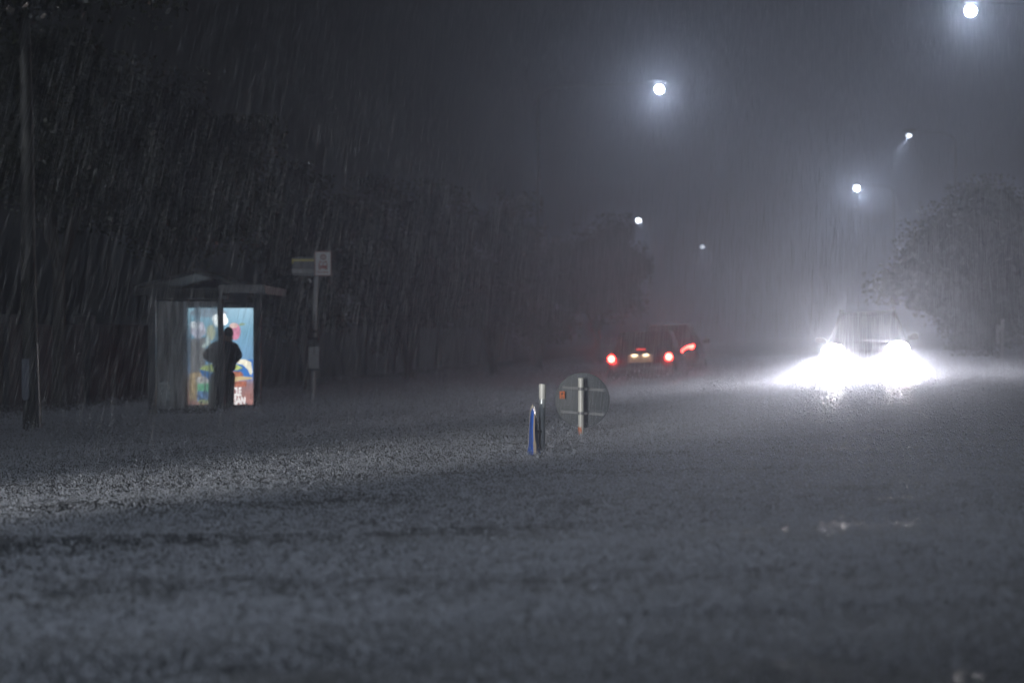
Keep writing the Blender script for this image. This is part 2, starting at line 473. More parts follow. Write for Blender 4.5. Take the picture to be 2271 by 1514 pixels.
# round sign from behind
s2 = 207.0
P = W(1289, 973, s2)
rs = thing('round_traffic_sign', 'round traffic sign seen from behind on a white post', 'road sign', (P.x, P.y, -.45))
def RL(px, py):
    w_ = W(px, py, s2); return (w_.x - P.x, w_.z + .45)
xt, zt = RL(1288.5, 838)
cx, cz = RL(1292, 887.5)
MB().tube([(0, 0, 0), (xt, 0, zt)], .0315, 24).build('post', M_postwhite, rs, smooth=40)
dm = MB().lathe([(.286, -.004), (.297, 0), (.297, .006), (.286, .010)], Matrix.Translation((cx, .092, cz)) @ Matrix.Rotation(R(-9), 4, 'Z') @ Matrix.Rotation(-PI / 2, 4, 'X'), 64)
dm.build('sign_plate', M_signback, rs, smooth=40)
for (xa, ya, xb, yb) in ((1248, 858.5, 1343, 865.5), (1244.5, 912.5, 1340, 919.5)):
    a = RL(xa, ya); c = RL(xb, yb)
    pa = Vector((a[0], .085, a[1])); pb = Vector((c[0], .055, c[1]))
    d = (pb - pa).normalized(); q = d.to_track_quat('X', 'Z').to_matrix()
    mid = (pa + pb) / 2; ln = (pb - pa).length
    rail = MB()
    rail.box(mid + Vector((0, -.012, .0105)), (ln, .020, .007), q).box(mid + Vector((0, -.012, -.0105)), (ln, .020, .007), q).box(mid + Vector((0, .0, 0)), (ln, .008, .014), q)
    ro = rail.build('bracket_rail', M_bracket, rs)
    MB().tube([(xt * .8, 0, mid.z - .016), (xt * .8, 0, mid.z + .016)], .0345, 24).build('clamp_band', M_bracket, rs, smooth=40)
    MB().box((xt * .8 + .05, .012, mid.z - .002), (.03, .05, .024)).build('clamp_bolt', M_bracket, rs, bevel=.003)
a = RL(1247, 876)
st = MB().box((a[0], .080, a[1]), (.055, .004, .080)).build('sticker', M_orange, rs)
MB().box((a[0] - .003, .0765, a[1] + .012), (.012, .003, .026), Matrix.Rotation(.3, 3, 'Y')).box((a[0] + .006, .0765, a[1] + .016), (.008, .003, .02), Matrix.Rotation(-.4, 3, 'Y')).box((a[0], .0765, a[1] - .022), (.034, .003, .005)).box((a[0] + .003, .0765, a[1] - .031), (.026, .003, .004)).build('sticker_mark', M_ink, st)
a = RL(1287, 955)
# curved sticker wrapped on the post
sw = MB(); rings = []
for zz in (a[1] - .04, a[1] + .04):
    ring = []
    for k in range(9):
        w_ = R(-168 + k * 11.0); ring.append((.033 * math.cos(w_) + xt * .2, .033 * math.sin(w_), zz))
    for k in range(8, -1, -1):
        w_ = R(-168 + k * 11.0); ring.append((.030 * math.cos(w_) + xt * .2, .030 * math.sin(w_), zz))
    rings.append(ring)
sw.loft(rings).build('post_sticker', M_orange, rs)

# ------------------------------------------------------------------ bus stop flag pole
s3 = 114.0
P = W(692, 890, s3)
bp_ = thing('bus_stop_pole', 'bus stop pole with white flag sign and timetable case on the footway', 'bus stop', (P.x, P.y, water_z(P.x, P.y) - .25))
def BL(px, py):
    w_ = W(px, py, s3); return Vector((w_.x - P.x, 0, w_.z - bp_.location.z))
MB().tube([(0, 0, 0), BL(692, 888), BL(700.5, 640), BL(703, 600), BL(704.5, 560)], [.044, .042, .040, .038, .036], 14).build('pole', mat('pale_pole_paint', (.46, .47, .49), .35, var=.12, vscale=12), bp_, smooth=40)
fl = MB(); c0 = BL(717, 584.5)
fl.box((c0.x, -.056, c0.z), (.325, .02, .475)); flag = fl.build('flag_plate', M_white, bp_, bevel=.006)
bd = MB()
for (dx, dz, sx, sz) in ((0, .230, .325, .016), (0, -.230, .325, .016), (-.155, 0, .016, .444), (.155, 0, .016, .444)):
    bd.box((c0.x + dx, -.068, c0.z + dz), (sx, .006, sz))
bd.build('red_border', mat('faded_red_border', (.45, .16, .13), .4), flag)
ring = MB()
def annulus(mb, cx, cz, r0, r1, y, th, n=28, a0=0, a1=2 * PI):
    for k in range(n):
        w0 = a0 + (a1 - a0) * k / n; w1 = a0 + (a1 - a0) * (k + 1) / n
        o = [(r0, w0), (r1, w0), (r1, w1), (r0, w1)]
        mb.prism([(cx + r * math.cos(q), cz + r * math.sin(q)) for r, q in o], th, Matrix.Translation((0, y, 0)))
annulus(ring, c0.x + .005, c0.z + .125, .036, .058, -.073, .006)
ring.box((c0.x - .008, -.0705, c0.z + .125), (.012, .005, .05)).box((c0.x + .012, -.0705, c0.z + .125), (.012, .005, .06))
ring.build('roundel', mat('roundel_red', (.34, .10, .07), .4), flag)
bus = MB()
bus.box((c0.x + .003, -.0705, c0.z - .068), (.165, .005, .062)).box((c0.x + .003, -.0705, c0.z - .020), (.02, .005, .045))
bus.box((c0.x - .072, -.0705, c0.z - .018), (.02, .005, .05)).box((c0.x + .078, -.0705, c0.z - .018), (.02, .005, .05)).box((c0.x + .003, -.0705, c0.z + .022), (.13, .005, .014))
bus.box((c0.x - .06, -.0705, c0.z - .108), (.04, .005, .022)).box((c0.x + .066, -.0705, c0.z - .108), (.04, .005, .022))
annulus(bus, c0.x - .055, c0.z + .038, .0, .018, -.073, .005, 12); annulus(bus, c0.x + .06, c0.z + .038, .0, .018, -.073, .005, 12)
bus.build('bus_symbol', M_red, flag)
text_mesh('stop_lettering', 'Bus Stop', .062, M_red, flag, Matrix.Translation((c0.x, -.07, c0.z - .185)), .003, 'CENTER', .001)
c1 = BL(673, 591)
rb = MB().box((c1.x, -.012, c1.z), (.43, .02, .36)).build('route_board', M_board, bp_, bevel=.004)
c2 = BL(672, 577)
MB().box((c2.x, -.026, c2.z), (.43, .006, .042)).box((c2.x - .2, -.026, c2.z - .045), (.03, .006, .04)).build('yellow_strip', M_yellow, rb)
c2 = BL(671, 601)
for k in range(4):
    MB().box((c2.x - .155 + k * .107, -.026, c2.z), (.1, .006, .075)).build('route_panel', mat('route_panel_face', (.38, .38, .40) if k < 2 else (.2, .2, .215), .4, var=.3, vscale=40), rb)
c2 = BL(657, 619)
MB().box((c2.x, -.02, c2.z), (.10, .012, .025), Matrix.Rotation(-.5, 3, 'Y')).build('loose_tag', mat('loose_tag_face', (.2, .2, .21), .4), rb)
c2 = BL(688, 622)
MB().box((c2.x, -.02, c2.z), (.025, .012, .075), Matrix.Rotation(-.55, 3, 'Y')).build('loose_tag', M_white, rb)
c3 = BL(696.5, 785)
tt = MB().box((c3.x, -.06, c3.z), (.20, .05, .56)).build('timetable_case', mat('timetable_face', (.46, .47, .48), .3, var=.12, vscale=9), bp_, bevel=.008)
MB().box((c3.x, -.06, c3.z + .305), (.22, .07, .05)).build('case_cap', M_dark, tt, bevel=.01)
MB().box((c3.x, -.06, c3.z - .305), (.22, .07, .05)).build('case_cap', M_dark, tt, bevel=.01)
MB().box((c3.x + .01, -.0885, c3.z + .12), (.022, .004, .26)).build('timetable_print', mat('grey_print', (.2, .19, .19), .5), tt)
cl = BL(698.5, 735)
MB().tube([(cl.x, 0, cl.z - .03), (cl.x, 0, cl.z + .03)], .047, 14).build('pole_clamp', M_dark, bp_)

# ------------------------------------------------------------------ bus shelter
sA = 122.0      # advert end
sG = 131.0      # near glass end
gz = water_z(*W(450, 900, 126).xy) - .15
O = W(490, 900, sG); O.z = gz
sh = thing('bus_shelter', 'dark bus shelter with wet glass end and pitched roof on the footway', 'bus shelter', (O.x, O.y, gz))
def SL(px, py, s, back=0.0):
    w_ = W(px, py, s); return Vector((w_.x - O.x, w_.y - O.y + back, w_.z - gz))
# posts
def post(px, s, ztop, wd=.10, name='post', back=0.0, lean=0.0):
    p = SL(px, 900, s, back)
    mb = MB(); hw = wd / 2
    mb.loft([[(p.x - hw + lean * z, p.y - hw, z), (p.x + hw + lean * z, p.y - hw, z), (p.x + hw + lean * z, p.y + hw, z), (p.x - hw + lean * z, p.y + hw, z)] for z in (-.1, ztop)])
    mb.build(name, M_dark, sh, bevel=.008)
ztop = SL(490, 655, sG).z
post(494.5, sG, ztop, .092, lean=-.022)
post(338, sG, ztop, .12)
post(571, sA, ztop, .13, back=.05)
post(399, sA, ztop, .28, back=.05)
# end beam and side beams
b0 = SL(332, 655, sG); b1 = SL(500, 655, sG)
MB().box(((b0.x + b1.x) / 2, 0, ztop - .0), (b1.x - b0.x + .1, .1, .14)).build('end_beam', M_dark, sh, bevel=.008)
gt = SL(418, 668, sG); gb = SL(418, 905, sG)
g0 = SL(347, 900, sG).x; g1 = SL(487, 900, sG).x
# glass panel
M_glass = bpy.data.materials.new('wet_glass'); M_glass.use_nodes = True
n = M_glass.node_tree.nodes; l = M_glass.node_tree.links
n.remove(n['Principled BSDF'])
tcg = n.new('ShaderNodeTexCoord'); mp = n.new('ShaderNodeMapping'); mp.inputs['Scale'].default_value = (14, 1, .9)
l.new(tcg.outputs['Object'], mp.inputs['Vector'])
z1 = n.new('ShaderNodeTexNoise'); z1.inputs['Scale'].default_value = 1.0; z1.inputs['Detail'].default_value = 6; l.new(mp.outputs['Vector'], z1.inputs['Vector'])
r1 = n.new('ShaderNodeValToRGB'); r1.color_ramp.elements[0].position = .42; r1.color_ramp.elements[1].position = .75
r1.color_ramp.elements[0].color = (.12, .12, .12, 1); r1.color_ramp.elements[1].color = (.92, .92, .92, 1)
l.new(z1.outputs['Fac'], r1.inputs['Fac'])
tr = n.new('ShaderNodeBsdfTransparent'); tr.inputs['Color'].default_value = (.86, .9, .9, 1)
tl = n.new('ShaderNodeBsdfRefraction'); tl.inputs['Color'].default_value = (.8, .88, .95, 1); tl.inputs['IOR'].default_value = 1.12; tl.inputs['Roughness'].default_value = .42
gl = n.new('ShaderNodeBsdfGlossy'); gl.inputs['Roughness'].default_value = .15
fg = n.new('ShaderNodeBsdfTranslucent'); fg.inputs['Color'].default_value = (.95, .98, 1, 1)
mf = n.new('ShaderNodeMixShader'); mf.inputs['Fac'].default_value = .6; l.new(tl.outputs[0], mf.inputs[1]); l.new(fg.outputs[0], mf.inputs[2])
m1 = n.new('ShaderNodeMixShader'); l.new(r1.outputs['Color'], m1.inputs['Fac']); l.new(tr.outputs[0], m1.inputs[1]); l.new(mf.outputs[0], m1.inputs[2])
m2 = n.new('ShaderNodeMixShader'); m2.inputs['Fac'].default_value = .05; l.new(m1.outputs[0], m2.inputs[1]); l.new(gl.outputs[0], m2.inputs[2])
l.new(m2.outputs[0], n['Material Output'].inputs['Surface'])
MB().box(((g0 + g1) / 2, 0, (gt.z + gb.z) / 2), (g1 - g0, .010, gt.z - gb.z)).build('glass_panel', M_glass, sh)
MB().box(((g0 + g1) / 2, 0, gb.z - .05), (g1 - g0 + .04, .06, .08)).build('bottom_rail', M_dark, sh, bevel=.005)
# roof: low pitched canopy with fascia
ra = SL(440, 600, sG); re = SL(592, 634, sG); rl = SL(300, 634, sG)
rf = MB(); rings = []
dlen = FPX / sA - FPX / sG + .5
for yy in (-.25, dlen):
    rings.append([(rl.x, yy, rl.z - .06), (ra.x, yy, ra.z - .06), (ra.x + (re.x - ra.x) * .6, yy, ra.z + (re.z - ra.z) * .78 - .06), (re.x, yy, re.z - .06),
                  (re.x, yy, re.z), (ra.x + (re.x - ra.x) * .6, yy, ra.z + (re.z - ra.z) * .78), (ra.x, yy, ra.z), (rl.x, yy, rl.z)])
roof = rf.loft(rings).build('roof', M_roof, sh, bevel=.006)
f0 = SL(489, 640, sG).x
MB().box(((f0 + re.x) / 2, -.27, re.z - .055), (re.x - f0, .04, .135)).build('fascia', mat('fascia_paint', (.022, .019, .021), .35, var=.2), roof, bevel=.006)
MB().box(((rl.x + f0) / 2 - .01, -.265, re.z - .1), (f0 - rl.x - .04, .03, .12)).build('fascia', M_roof, roof, bevel=.006)
MB().box((re.x - .03, (dlen - .25) / 2, re.z - .09), (.05, dlen + .15, .09)).build('gutter', M_roof, roof, bevel=.006)
# lit advertising box at the far end
a0 = SL(417, 683, sA); a1 = SL(561, 897, sA)
AX = (a0.x + a1.x) / 2; AZ = (a0.z + a1.z) / 2; AW = a1.x - a0.x; AH = a0.z - a1.z; AY = a0.y
ab = MB().box((AX, AY + .14, AZ), (AW + .16, .2, AH + .2)).build('lightbox', M_dark, sh, bevel=.01)
M_poster = bpy.data.materials.new('backlit_poster'); M_poster.use_nodes = True
n = M_poster.node_tree.nodes; l = M_poster.node_tree.links; b = n['Principled BSDF']
tcp = n.new('ShaderNodeTexCoord'); sx = n.new('ShaderNodeSeparateXYZ'); l.new(tcp.outputs['Generated'], sx.inputs[0])
rpp = n.new('ShaderNodeValToRGB'); cr = rpp.color_ramp
cr.elements[0].position = 0; cr.elements[0].color = (.26, .13, .12, 1)
cr.elements[1].position = 1; cr.elements[1].color = (.20, .32, .40, 1)
for p_, c_ in ((.10, (.20, .10, .09)), (.24, (.17, .11, .12)), (.33, (.12, .20, .36)), (.45, (.10, .19, .30)), (.75, (.11, .22, .30))):
    e = cr.elements.new(p_); e.color = (*c_, 1)
nzp = n.new('ShaderNodeTexNoise'); nzp.inputs['Scale'].default_value = 2.2; l.new(tcp.outputs['Generated'], nzp.inputs['Vector'])
adp = n.new('ShaderNodeMath'); adp.operation = 'MULTIPLY_ADD'; adp.inputs[1].default_value = .16; l.new(nzp.outputs['Fac'], adp.inputs[0])
sb = n.new('ShaderNodeMath'); sb.operation = 'SUBTRACT'; sb.inputs[1].default_value = .08; l.new(sx.outputs['Z'], sb.inputs[0]); l.new(sb.outputs[0], adp.inputs[2])
l.new(adp.outputs[0], rpp.inputs['Fac'])
l.new(rpp.outputs['Color'], b.inputs['Emission Color']); b.inputs['Emission Strength'].default_value = 2.5
b.inputs['Base Color'].default_value = (.02, .02, .02, 1); b.inputs['Roughness'].default_value = .2
poster = MB().box((AX, AY + .03, AZ), (AW, .02, AH)).build('poster', M_poster, sh)
LAY = [AY + .019]
def AP(px, py): p = SL(px, py, sA); return (p.x, p.z)
def patch(name, pts, col, k=1.0, nz=0.0):
    LAY[0] -= .0025
    m = emis('poster_' + name, col, k * 1.5)
    if nz:
        nn = m.node_tree.nodes; ll = m.node_tree.links
        tx = nn.new('ShaderNodeTexNoise'); tx.inputs['Scale'].default_value = 16; tx.inputs['Detail'].default_value = 3
        tc_ = nn.new('ShaderNodeTexCoord'); ll.new(tc_.outputs['Object'], tx.inputs['Vector'])
        rr = nn.new('ShaderNodeValToRGB'); rr.color_ramp.elements[0].position = .35; rr.color_ramp.elements[1].position = .65
        rr.color_ramp.elements[0].color = (*[c * (1 - nz) for c in col], 1); rr.color_ramp.elements[1].color = (*[min(1, c * (1 + nz)) for c in col], 1)
        ll.new(tx.outputs['Fac'], rr.inputs['Fac']); ll.new(rr.outputs['Color'], nn['Principled BSDF'].inputs['Emission Color'])
    o = MB().prism([AP(*p) for p in pts], .004, Matrix.Translation((0, LAY[0], 0))).build(name, m, poster)
    return o
def blob(cx, cy, rx, ry, n_=18, wob=0.0, a0=0.0, lobes=5):
    return [(cx + rx * math.cos(k * 2 * PI / n_) * (1 + wob * math.sin(lobes * k * 2 * PI / n_ + a0)), cy + ry * math.sin(k * 2 * PI / n_) * (1 + wob * math.sin(lobes * k * 2 * PI / n_ + a0))) for k in range(n_)]
patch('pale_glow', blob(462, 694, 42, 10), (.34, .42, .52), .8)
patch('grey_carton', [(421, 751), (455, 748), (455, 830), (421, 838)], (.20, .19, .20), .9, .15)
patch('mauve_bulb', blob(439, 731, 17, 19, 20, .10), (.62, .58, .70), 1.0, .3)
patch('white_petal', blob(433, 721, 11, 9, 16, .12), (.95, .95, 1.0), 1.0)
patch('yellow_squash', blob(468, 737, 10, 17, 18, .06, 1), (.55, .56, .40), .9)
patch('white_leaf', [(460, 740), (468, 762), (452, 772), (447, 768), (456, 758)], (.7, .8, .78), .9)
patch('white_badge', blob(488, 709, 17, 15, 20, .08, 0, 4), (1.0, 1.0, 1.0), 1.6)
patch('red_radish', blob(521, 735, 12.5, 19), (.55, .22, .33), .95, .25)
patch('radish_top', blob(518, 722, 9, 6), (.72, .52, .48), .9)
patch('leaf_sprig', [(527, 722), (534, 716), (546, 718), (540, 721), (533, 722)], (.26, .34, .22), .9)
patch('wood_board', [(419, 828), (448, 822), (452, 888), (419, 888)], (.46, .33, .20), .85, .3)
patch('blue_cloth', [(523, 797), (561, 797), (561, 842), (523, 840)], (.06, .22, .62), .8)
patch('cream_cloth', [(526, 797), (545, 797), (557, 803), (560, 826), (556, 832), (549, 818), (538, 808), (526, 806)], (.86, .82, .66), .95, .12)
patch('blue_bowl', [(441, 818), (542, 813), (532, 834), (518, 840), (466, 842), (450, 836)], (.05, .17, .42), .9)
patch('green_salad', [(443, 819), (452, 811), (470, 807), (500, 809), (525, 808), (539, 815), (528, 820), (470, 824)], (.42, .50, .18), .9, .35)
patch('orange_slice', blob(524, 830, 16, 7, 14, .1), (.42, .16, .10), .85, .3)
patch('wood_spoon', [(519, 836), (534, 834), (560, 836), (560, 840), (534, 843), (521, 846)], (.62, .48, .26), .9)
patch('red_board', [(517, 846), (547, 844), (547, 857), (517, 858)], (.46, .17, .12), .85, .3)
patch('badge_ring', blob(449, 844, 14, 10, 18, .06), (.50, .46, .46), .9, .5)
patch('green_packet', [(438, 851), (468, 848), (470, 868), (438, 866)], (.16, .42, .26), .9, .2)
patch('blue_packet', [(438, 866), (470, 868), (470, 890), (438, 890)], (.14, .24, .44), .9, .6)
patch('lime_wedge', blob(452, 890, 13, 5), (.40, .44, .24), .9, .2)
patch('dark_floor', [(495, 845), (517, 845), (520, 896), (495, 896)], (.05, .04, .04), .5)
M_letter = emis('poster_white', (1, 1, 1), 1.5)
LAY[0] -= .004
p1 = AP(535.5, 876.5); p2 = AP(545, 895.5)
text_mesh('advert_lettering', 'CLE', .186, M_letter, poster, Matrix.Translation((p1[0], LAY[0], p1[1])) @ Matrix.Diagonal((.50, 1, 1.1, 1)), .002, 'RIGHT', .006)
text_mesh('advert_lettering', 'SAN', .180, M_letter, poster, Matrix.Translation((p2[0], LAY[0], p2[1])) @ Matrix.Diagonal((.60, 1, 1.05, 1)), .002, 'RIGHT', .006)
# bench
bx0 = SL(350, 880, 125).x; bx1 = SL(384, 880, 125).x
bn = thing('bench', 'slatted metal bench behind the wet shelter glass', 'bench', (O.x, O.y, gz))
for k, py in enumerate((850, 861, 873, 884)):
    p = SL(367, py, 125)
    MB().box(((bx0 + bx1) / 2, p.y + .10 * (k % 2), p.z), (bx1 - bx0, .05, .05)).build('slat', M_slat, bn, bevel=.008)
for xx in (bx0 + .02, bx1 - .02):
    p = SL(367, 860, 125)
    MB().box((xx, p.y + .08, p.z * .5), (.035, .05, p.z)).build('leg', M_dark, bn)
# ------------------------------------------------------------------ person
def skin(name, verts, edges, radii, m, parent, root=0, sub=2):
    me = bpy.data.meshes.new(name); me.from_pydata([tuple(v) for v in verts], edges, [])
    o = bpy.data.objects.new(name, me); C.objects.link(o); o.parent = parent
    md = o.modifiers.new('skin', 'SKIN'); md.use_smooth_shade = True
    sv = me.skin_vertices[0].data
    for i, r in enumerate(radii):
        sv[i].radius = (r, r) if not hasattr(r, '__len__') else r
        sv[i].use_root = (i == root)
    sd = o.modifiers.new('subdivision', 'SUBSURF'); sd.levels = sub; sd.render_levels = sub
    dg = bpy.context.evaluated_depsgraph_get()
    nm = bpy.data.meshes.new_from_object(o.evaluated_get(dg)); nm.name = name
    o.modifiers.clear(); o.data = nm; nm.materials.clear(); nm.materials.append(m)
    nm.polygons.foreach_set('use_smooth', [True] * len(nm.polygons))
    return o
sP = 126.0
Pp = W(497, 905, sP)
pe = thing('person', 'person in dark shirt and trousers waiting with bent arms in front of the lit poster', 'person', (Pp.x, Pp.y, gz), R(8))
# local: x right, y away from the camera (the person faces away), z up; 1.66 m tall
J = {}
vl = []; rl_ = []; ed = []
def jv(name, p, r, frm=None):
    J[name] = len(vl); vl.append(Vector(p)); rl_.append(r)
    if frm is not None: ed.append((J[frm], J[name]))
jv('pelvis', (0, 0, .88), (.155, .115))
jv('waist', (.0, .0, 1.02), (.145, .11), 'pelvis')
jv('chest', (.0, .0, 1.20), (.165, .12), 'waist')
jv('upper', (.005, .01, 1.335), (.13, .10), 'chest')
jv('neck', (.04, .03, 1.425), .058, 'upper')
jv('skull', (.075, .06, 1.50), (.072, .085), 'neck')
jv('crown', (.08, .065, 1.60), (.066, .082), 'skull')
for sd, sg in (('l', -1), ('r', 1)):
    wide = 1.0 if sg < 0 else .82
    jv(sd + 'sh', (sg * .175, .01, 1.335), .068, 'upper')
    jv(sd + 'el', (sg * .30 * wide, -.03 if sg < 0 else .02, 1.085), .047, sd + 'sh')
    jv(sd + 'wr', (sg * .16, .22, 1.06 if sg < 0 else 1.02), .032, sd + 'el')
    jv(sd + 'palm', (sg * .10, .29, 1.07 if sg < 0 else 1.03), (.034, .020), sd + 'wr')
    for k in range(4):
        bx = sg * (.085 - .0) + (k - 1.5) * .004
        zz = (1.07 if sg < 0 else 1.03) + (k - 1.5) * .021
        ln = (.9, 1.0, .96, .78)[k]
        jv(sd + 'f%d' % k, (sg * .085, .325, zz), .0095, sd + 'palm')
        jv(sd + 'g%d' % k, (sg * (.085 - .028 * ln), .350, zz), .0088, sd + 'f%d' % k)
        jv(sd + 'h%d' % k, (sg * (.085 - .052 * ln), .338, zz - .006), .0078, sd + 'g%d' % k)
    jv(sd + 't0', (sg * .10, .285, (1.07 if sg < 0 else 1.03) + .045), .0105, sd + 'palm')
    jv(sd + 't1', (sg * .075, .315, (1.07 if sg < 0 else 1.03) + .062), .009, sd + 't0')
    jv(sd + 'hip', (sg * .09 - .03, 0, .80), (.092, .098), 'pelvis')
    jv(sd + 'kn', (sg * .105 - .05, .01, .45), .062, sd + 'hip')
    jv(sd + 'calf', (sg * .112 - .05, -.012, .30), .058, sd + 'kn')
    jv(sd + 'an', (sg * .118 - .05, -.01, .085), .040, sd + 'calf')
    jv(sd + 'ball', (sg * .135 - .05, .10, .04), .036, sd + 'an')
    jv(sd + 'toe', (sg * .14 - .05, .16, .032), .028, sd + 'ball')
skin('body', vl, ed, rl_, M_skin, pe)
def head_face(parent):
    mb = MB()
    h = Vector((.078, .065, 1.54))
    nose = MB().loft([[(h.x - .012, h.y + .085, h.z - .02), (h.x + .012, h.y + .085, h.z - .02), (h.x + .004, h.y + .085, h.z + .03), (h.x - .004, h.y + .085, h.z + .03)],
                      [(h.x - .009, h.y + .112, h.z - .018), (h.x + .009, h.y + .112, h.z - .018), (h.x + .003, h.y + .092, h.z + .025), (h.x - .003, h.y + .092, h.z + .025)]])
    nose.build('nose', M_skin, parent, smooth=60)
    for sg in (-1, 1):
        e = MB().lathe([(.006, -.008), (.022, -.003), (.026, .004), (.012, .010)], Matrix.Translation((h.x + sg * .077, h.y - .005, h.z)) @ Matrix.Rotation(sg * PI / 2, 4, 'Y') @ Matrix.Diagonal((1.25, .75, 1, 1)), 12)
        e.build('ear', M_skin, parent, smooth=60)
        MB().lathe([(.003, -.012), (.011, 0), (.003, .006)], Matrix.Translation((h.x + sg * .031, h.y + .083, h.z + .02)) @ Matrix.Rotation(-PI / 2, 4, 'X'), 12).build('eye', mat('eye', (.6, .6, .6), .2), parent, smooth=60)
    MB().box((h.x, h.y + .087, h.z - .05), (.045, .008, .010)).build('mouth', mat('lips', (.3, .11, .10), .5), parent, bevel=.003)
head_face(pe)
# hair: cap following the skull
hv = MB(); prof = []
M4 = Matrix.Translation((.08, .055, 1.565)) @ Matrix.Rotation(R(14), 4, 'X') @ Matrix.Diagonal((.083, .098, .100, 1))
prof = [(math.cos(a), math.sin(a)) for a in [R(-38 + k * 127 / 10) for k in range(10)]] + [(.02, 1.0)]
hv.lathe(prof, M4, 24).build('hair', M_hair, pe, smooth=70)
# shirt: shell over torso and upper arms
sv_ = []; se = []; sr = []
def sj(p, r, frm=None):
    sv_.append(Vector(p)); sr.append(r)
    if frm is not None: se.append((frm, len(sv_) - 1))
    return len(sv_) - 1
a = sj((0, 0, .84), (.235, .17)); b_ = sj((0, 0, 1.02), (.225, .165), a); c_ = sj((0, 0, 1.20), (.232, .165), b_); d_ = sj((.005, .01, 1.345), (.17, .125), c_); e_ = sj((.012, .022, 1.405), .072, d_)
for sg in (-1, 1):
    w_ = 1.0 if sg < 0 else .82
    f_ = sj((sg * .175, .01, 1.295), .098, d_); g_ = sj((sg * .25 * w_, 0, 1.20), .115, f_); sj((sg * .295 * w_, -.03, 1.065), .115, g_)
skin('shirt', sv_, se, sr, M_shirt, pe)
tv = []; te = []; tr_ = []
def tj(p, r, frm=None):
    tv.append(Vector(p)); tr_.append(r)
    if frm is not None: te.append((frm, len(tv) - 1))
    return len(tv) - 1
a = tj((0, 0, .92), (.215, .15)); b_ = tj((0, 0, .80), (.215, .15), a)
for sg in (-1, 1):
    c_ = tj((sg * .105 - .035, 0, .70), (.135, .135), b_); d_ = tj((sg * .115 - .05, .008, .45), .118, c_); tj((sg * .122 - .05, -.008, .10), .108, d_)
skin('trousers', tv, te, tr_, M_trouser, pe)
for sg in (-1, 1):
    MB().loft([[(sg * .12 - .05 - .042, -.075, .0), (sg * .12 - .05 + .042, -.075, .0), (sg * .12 - .05 + .036, -.07, .085), (sg * .12 - .05 - .036, -.07, .085)],
               [(sg * .128 - .05 - .048, .06, .0), (sg * .128 - .05 + .048, .06, .0), (sg * .128 - .05 + .038, .05, .09), (sg * .128 - .05 - .038, .05, .09)],
               [(sg * .14 - .05 - .046, .15, .0), (sg * .14 - .05 + .046, .15, .0), (sg * .14 - .05 + .036, .14, .06), (sg * .14 - .05 - .036, .14, .06)],
               [(sg * .145 - .05 - .03, .205, .0), (sg * .145 - .05 + .03, .205, .0), (sg * .145 - .05 + .024, .195, .04), (sg * .145 - .05 - .024, .195, .04)]]).build('shoe', M_black, pe, smooth=50)

# ------------------------------------------------------------------ trees
def crown(name, c, rx, ry, rz, n_clump, per, leaf, m, parent, seed, flat=-.4):
    r = np.random.default_rng(seed)
    # clump centres in an uneven shell
    d = r.normal(0, 1, (n_clump, 3)); d /= np.linalg.norm(d, axis=1)[:, None]
    k = r.uniform(.35, 1.0, (n_clump, 1)) ** .6 * (1 + .22 * np.sin(d[:, :1] * 5 + seed) + .16 * np.sin(d[:, 2:] * 7 + seed * 2))
    cc = d * k * np.array([rx, ry, rz]); cc[:, 2] = np.where(cc[:, 2] < flat * rz, cc[:, 2] * .75, cc[:, 2])
    size = r.uniform(.6, 1.2, n_clump) * min(rx, rz) * .24
    ctr = np.repeat(cc, per, 0) + np.clip(r.normal(0, .85, (n_clump * per, 3)), -1.5, 1.5) * np.repeat(size, per)[:, None] * np.array([1, 1, .7])
    N = len(ctr)
    ax = r.normal(0, 1, (N, 3)); ax[:, 2] -= .4; ax /= np.linalg.norm(ax, axis=1)[:, None]
    bx = np.cross(ax, r.normal(0, 1, (N, 3))); bx /= np.linalg.norm(bx, axis=1)[:, None] + 1e-9
    nn_ = np.cross(ax, bx)
    L = leaf * r.uniform(.6, 1.35, (N, 1))
    ctr = ctr + np.array(c)
    v = np.stack([ctr - ax * L * .5, ctr + bx * L * .24 + nn_ * L * .06, ctr + ax * L * .5, ctr - bx * L * .24 + nn_ * L * .06], 1).reshape(-1, 3)
    i = np.arange(N) * 4
    f = np.stack([i, i + 1, i + 2, i + 3], 1)
    return np_mesh(name, v, f, m, parent)
def tree(px, base_t, s, top_py, bot_py, rx, label, seed, m=None, trunk_r=.14, leaf=.13, ncl=110, per=170, bark=None, cx_off=0.0, ry=None):
    c = W(px, (top_py + bot_py) / 2, s); top = W(px, top_py, s).z; bot = W(px, bot_py, s).z
    fx, fy = c.x + cx_off, c.y
    z0 = water_z(fx, fy) - .3
    t_ = thing('tree', label, 'tree', (fx, fy, z0), 0, 'trees along the flooded road')
    cl = Vector((-cx_off, 0, c.z - z0)); rz = (top - bot) / 2
    r = random.Random(seed)
    fork = Vector((cl.x * .45, 0, (bot - z0) * .85 + .15))
    mb = MB()
    mb.tube([(0, 0, 0), (r.uniform(-.06, .06), 0, fork.z * .5), fork], [trunk_r * 1.25, trunk_r, trunk_r * .85], 10)
    for k in range(7):
        a = 2 * PI * k / 7 + r.uniform(-.3, .3)
        e = cl + Vector((math.cos(a) * rx * .62, math.sin(a) * rx * .6, r.uniform(-.2, .6) * rz))
        midp = fork.lerp(e, .5) + Vector((0, 0, .1 * rz))
        mb.tube([fork - Vector((0, 0, .1)), midp, e], [trunk_r * .55, trunk_r * .36, trunk_r * .12], 7)
    mb.build('trunk', bark or M_barkd, t_, smooth=50)
    crown('crown', cl, rx * .9, (ry or rx) * .9, rz * .9, ncl, int(per * 2.3), leaf * .78, m or M_leaf, t_, seed)
    return t_
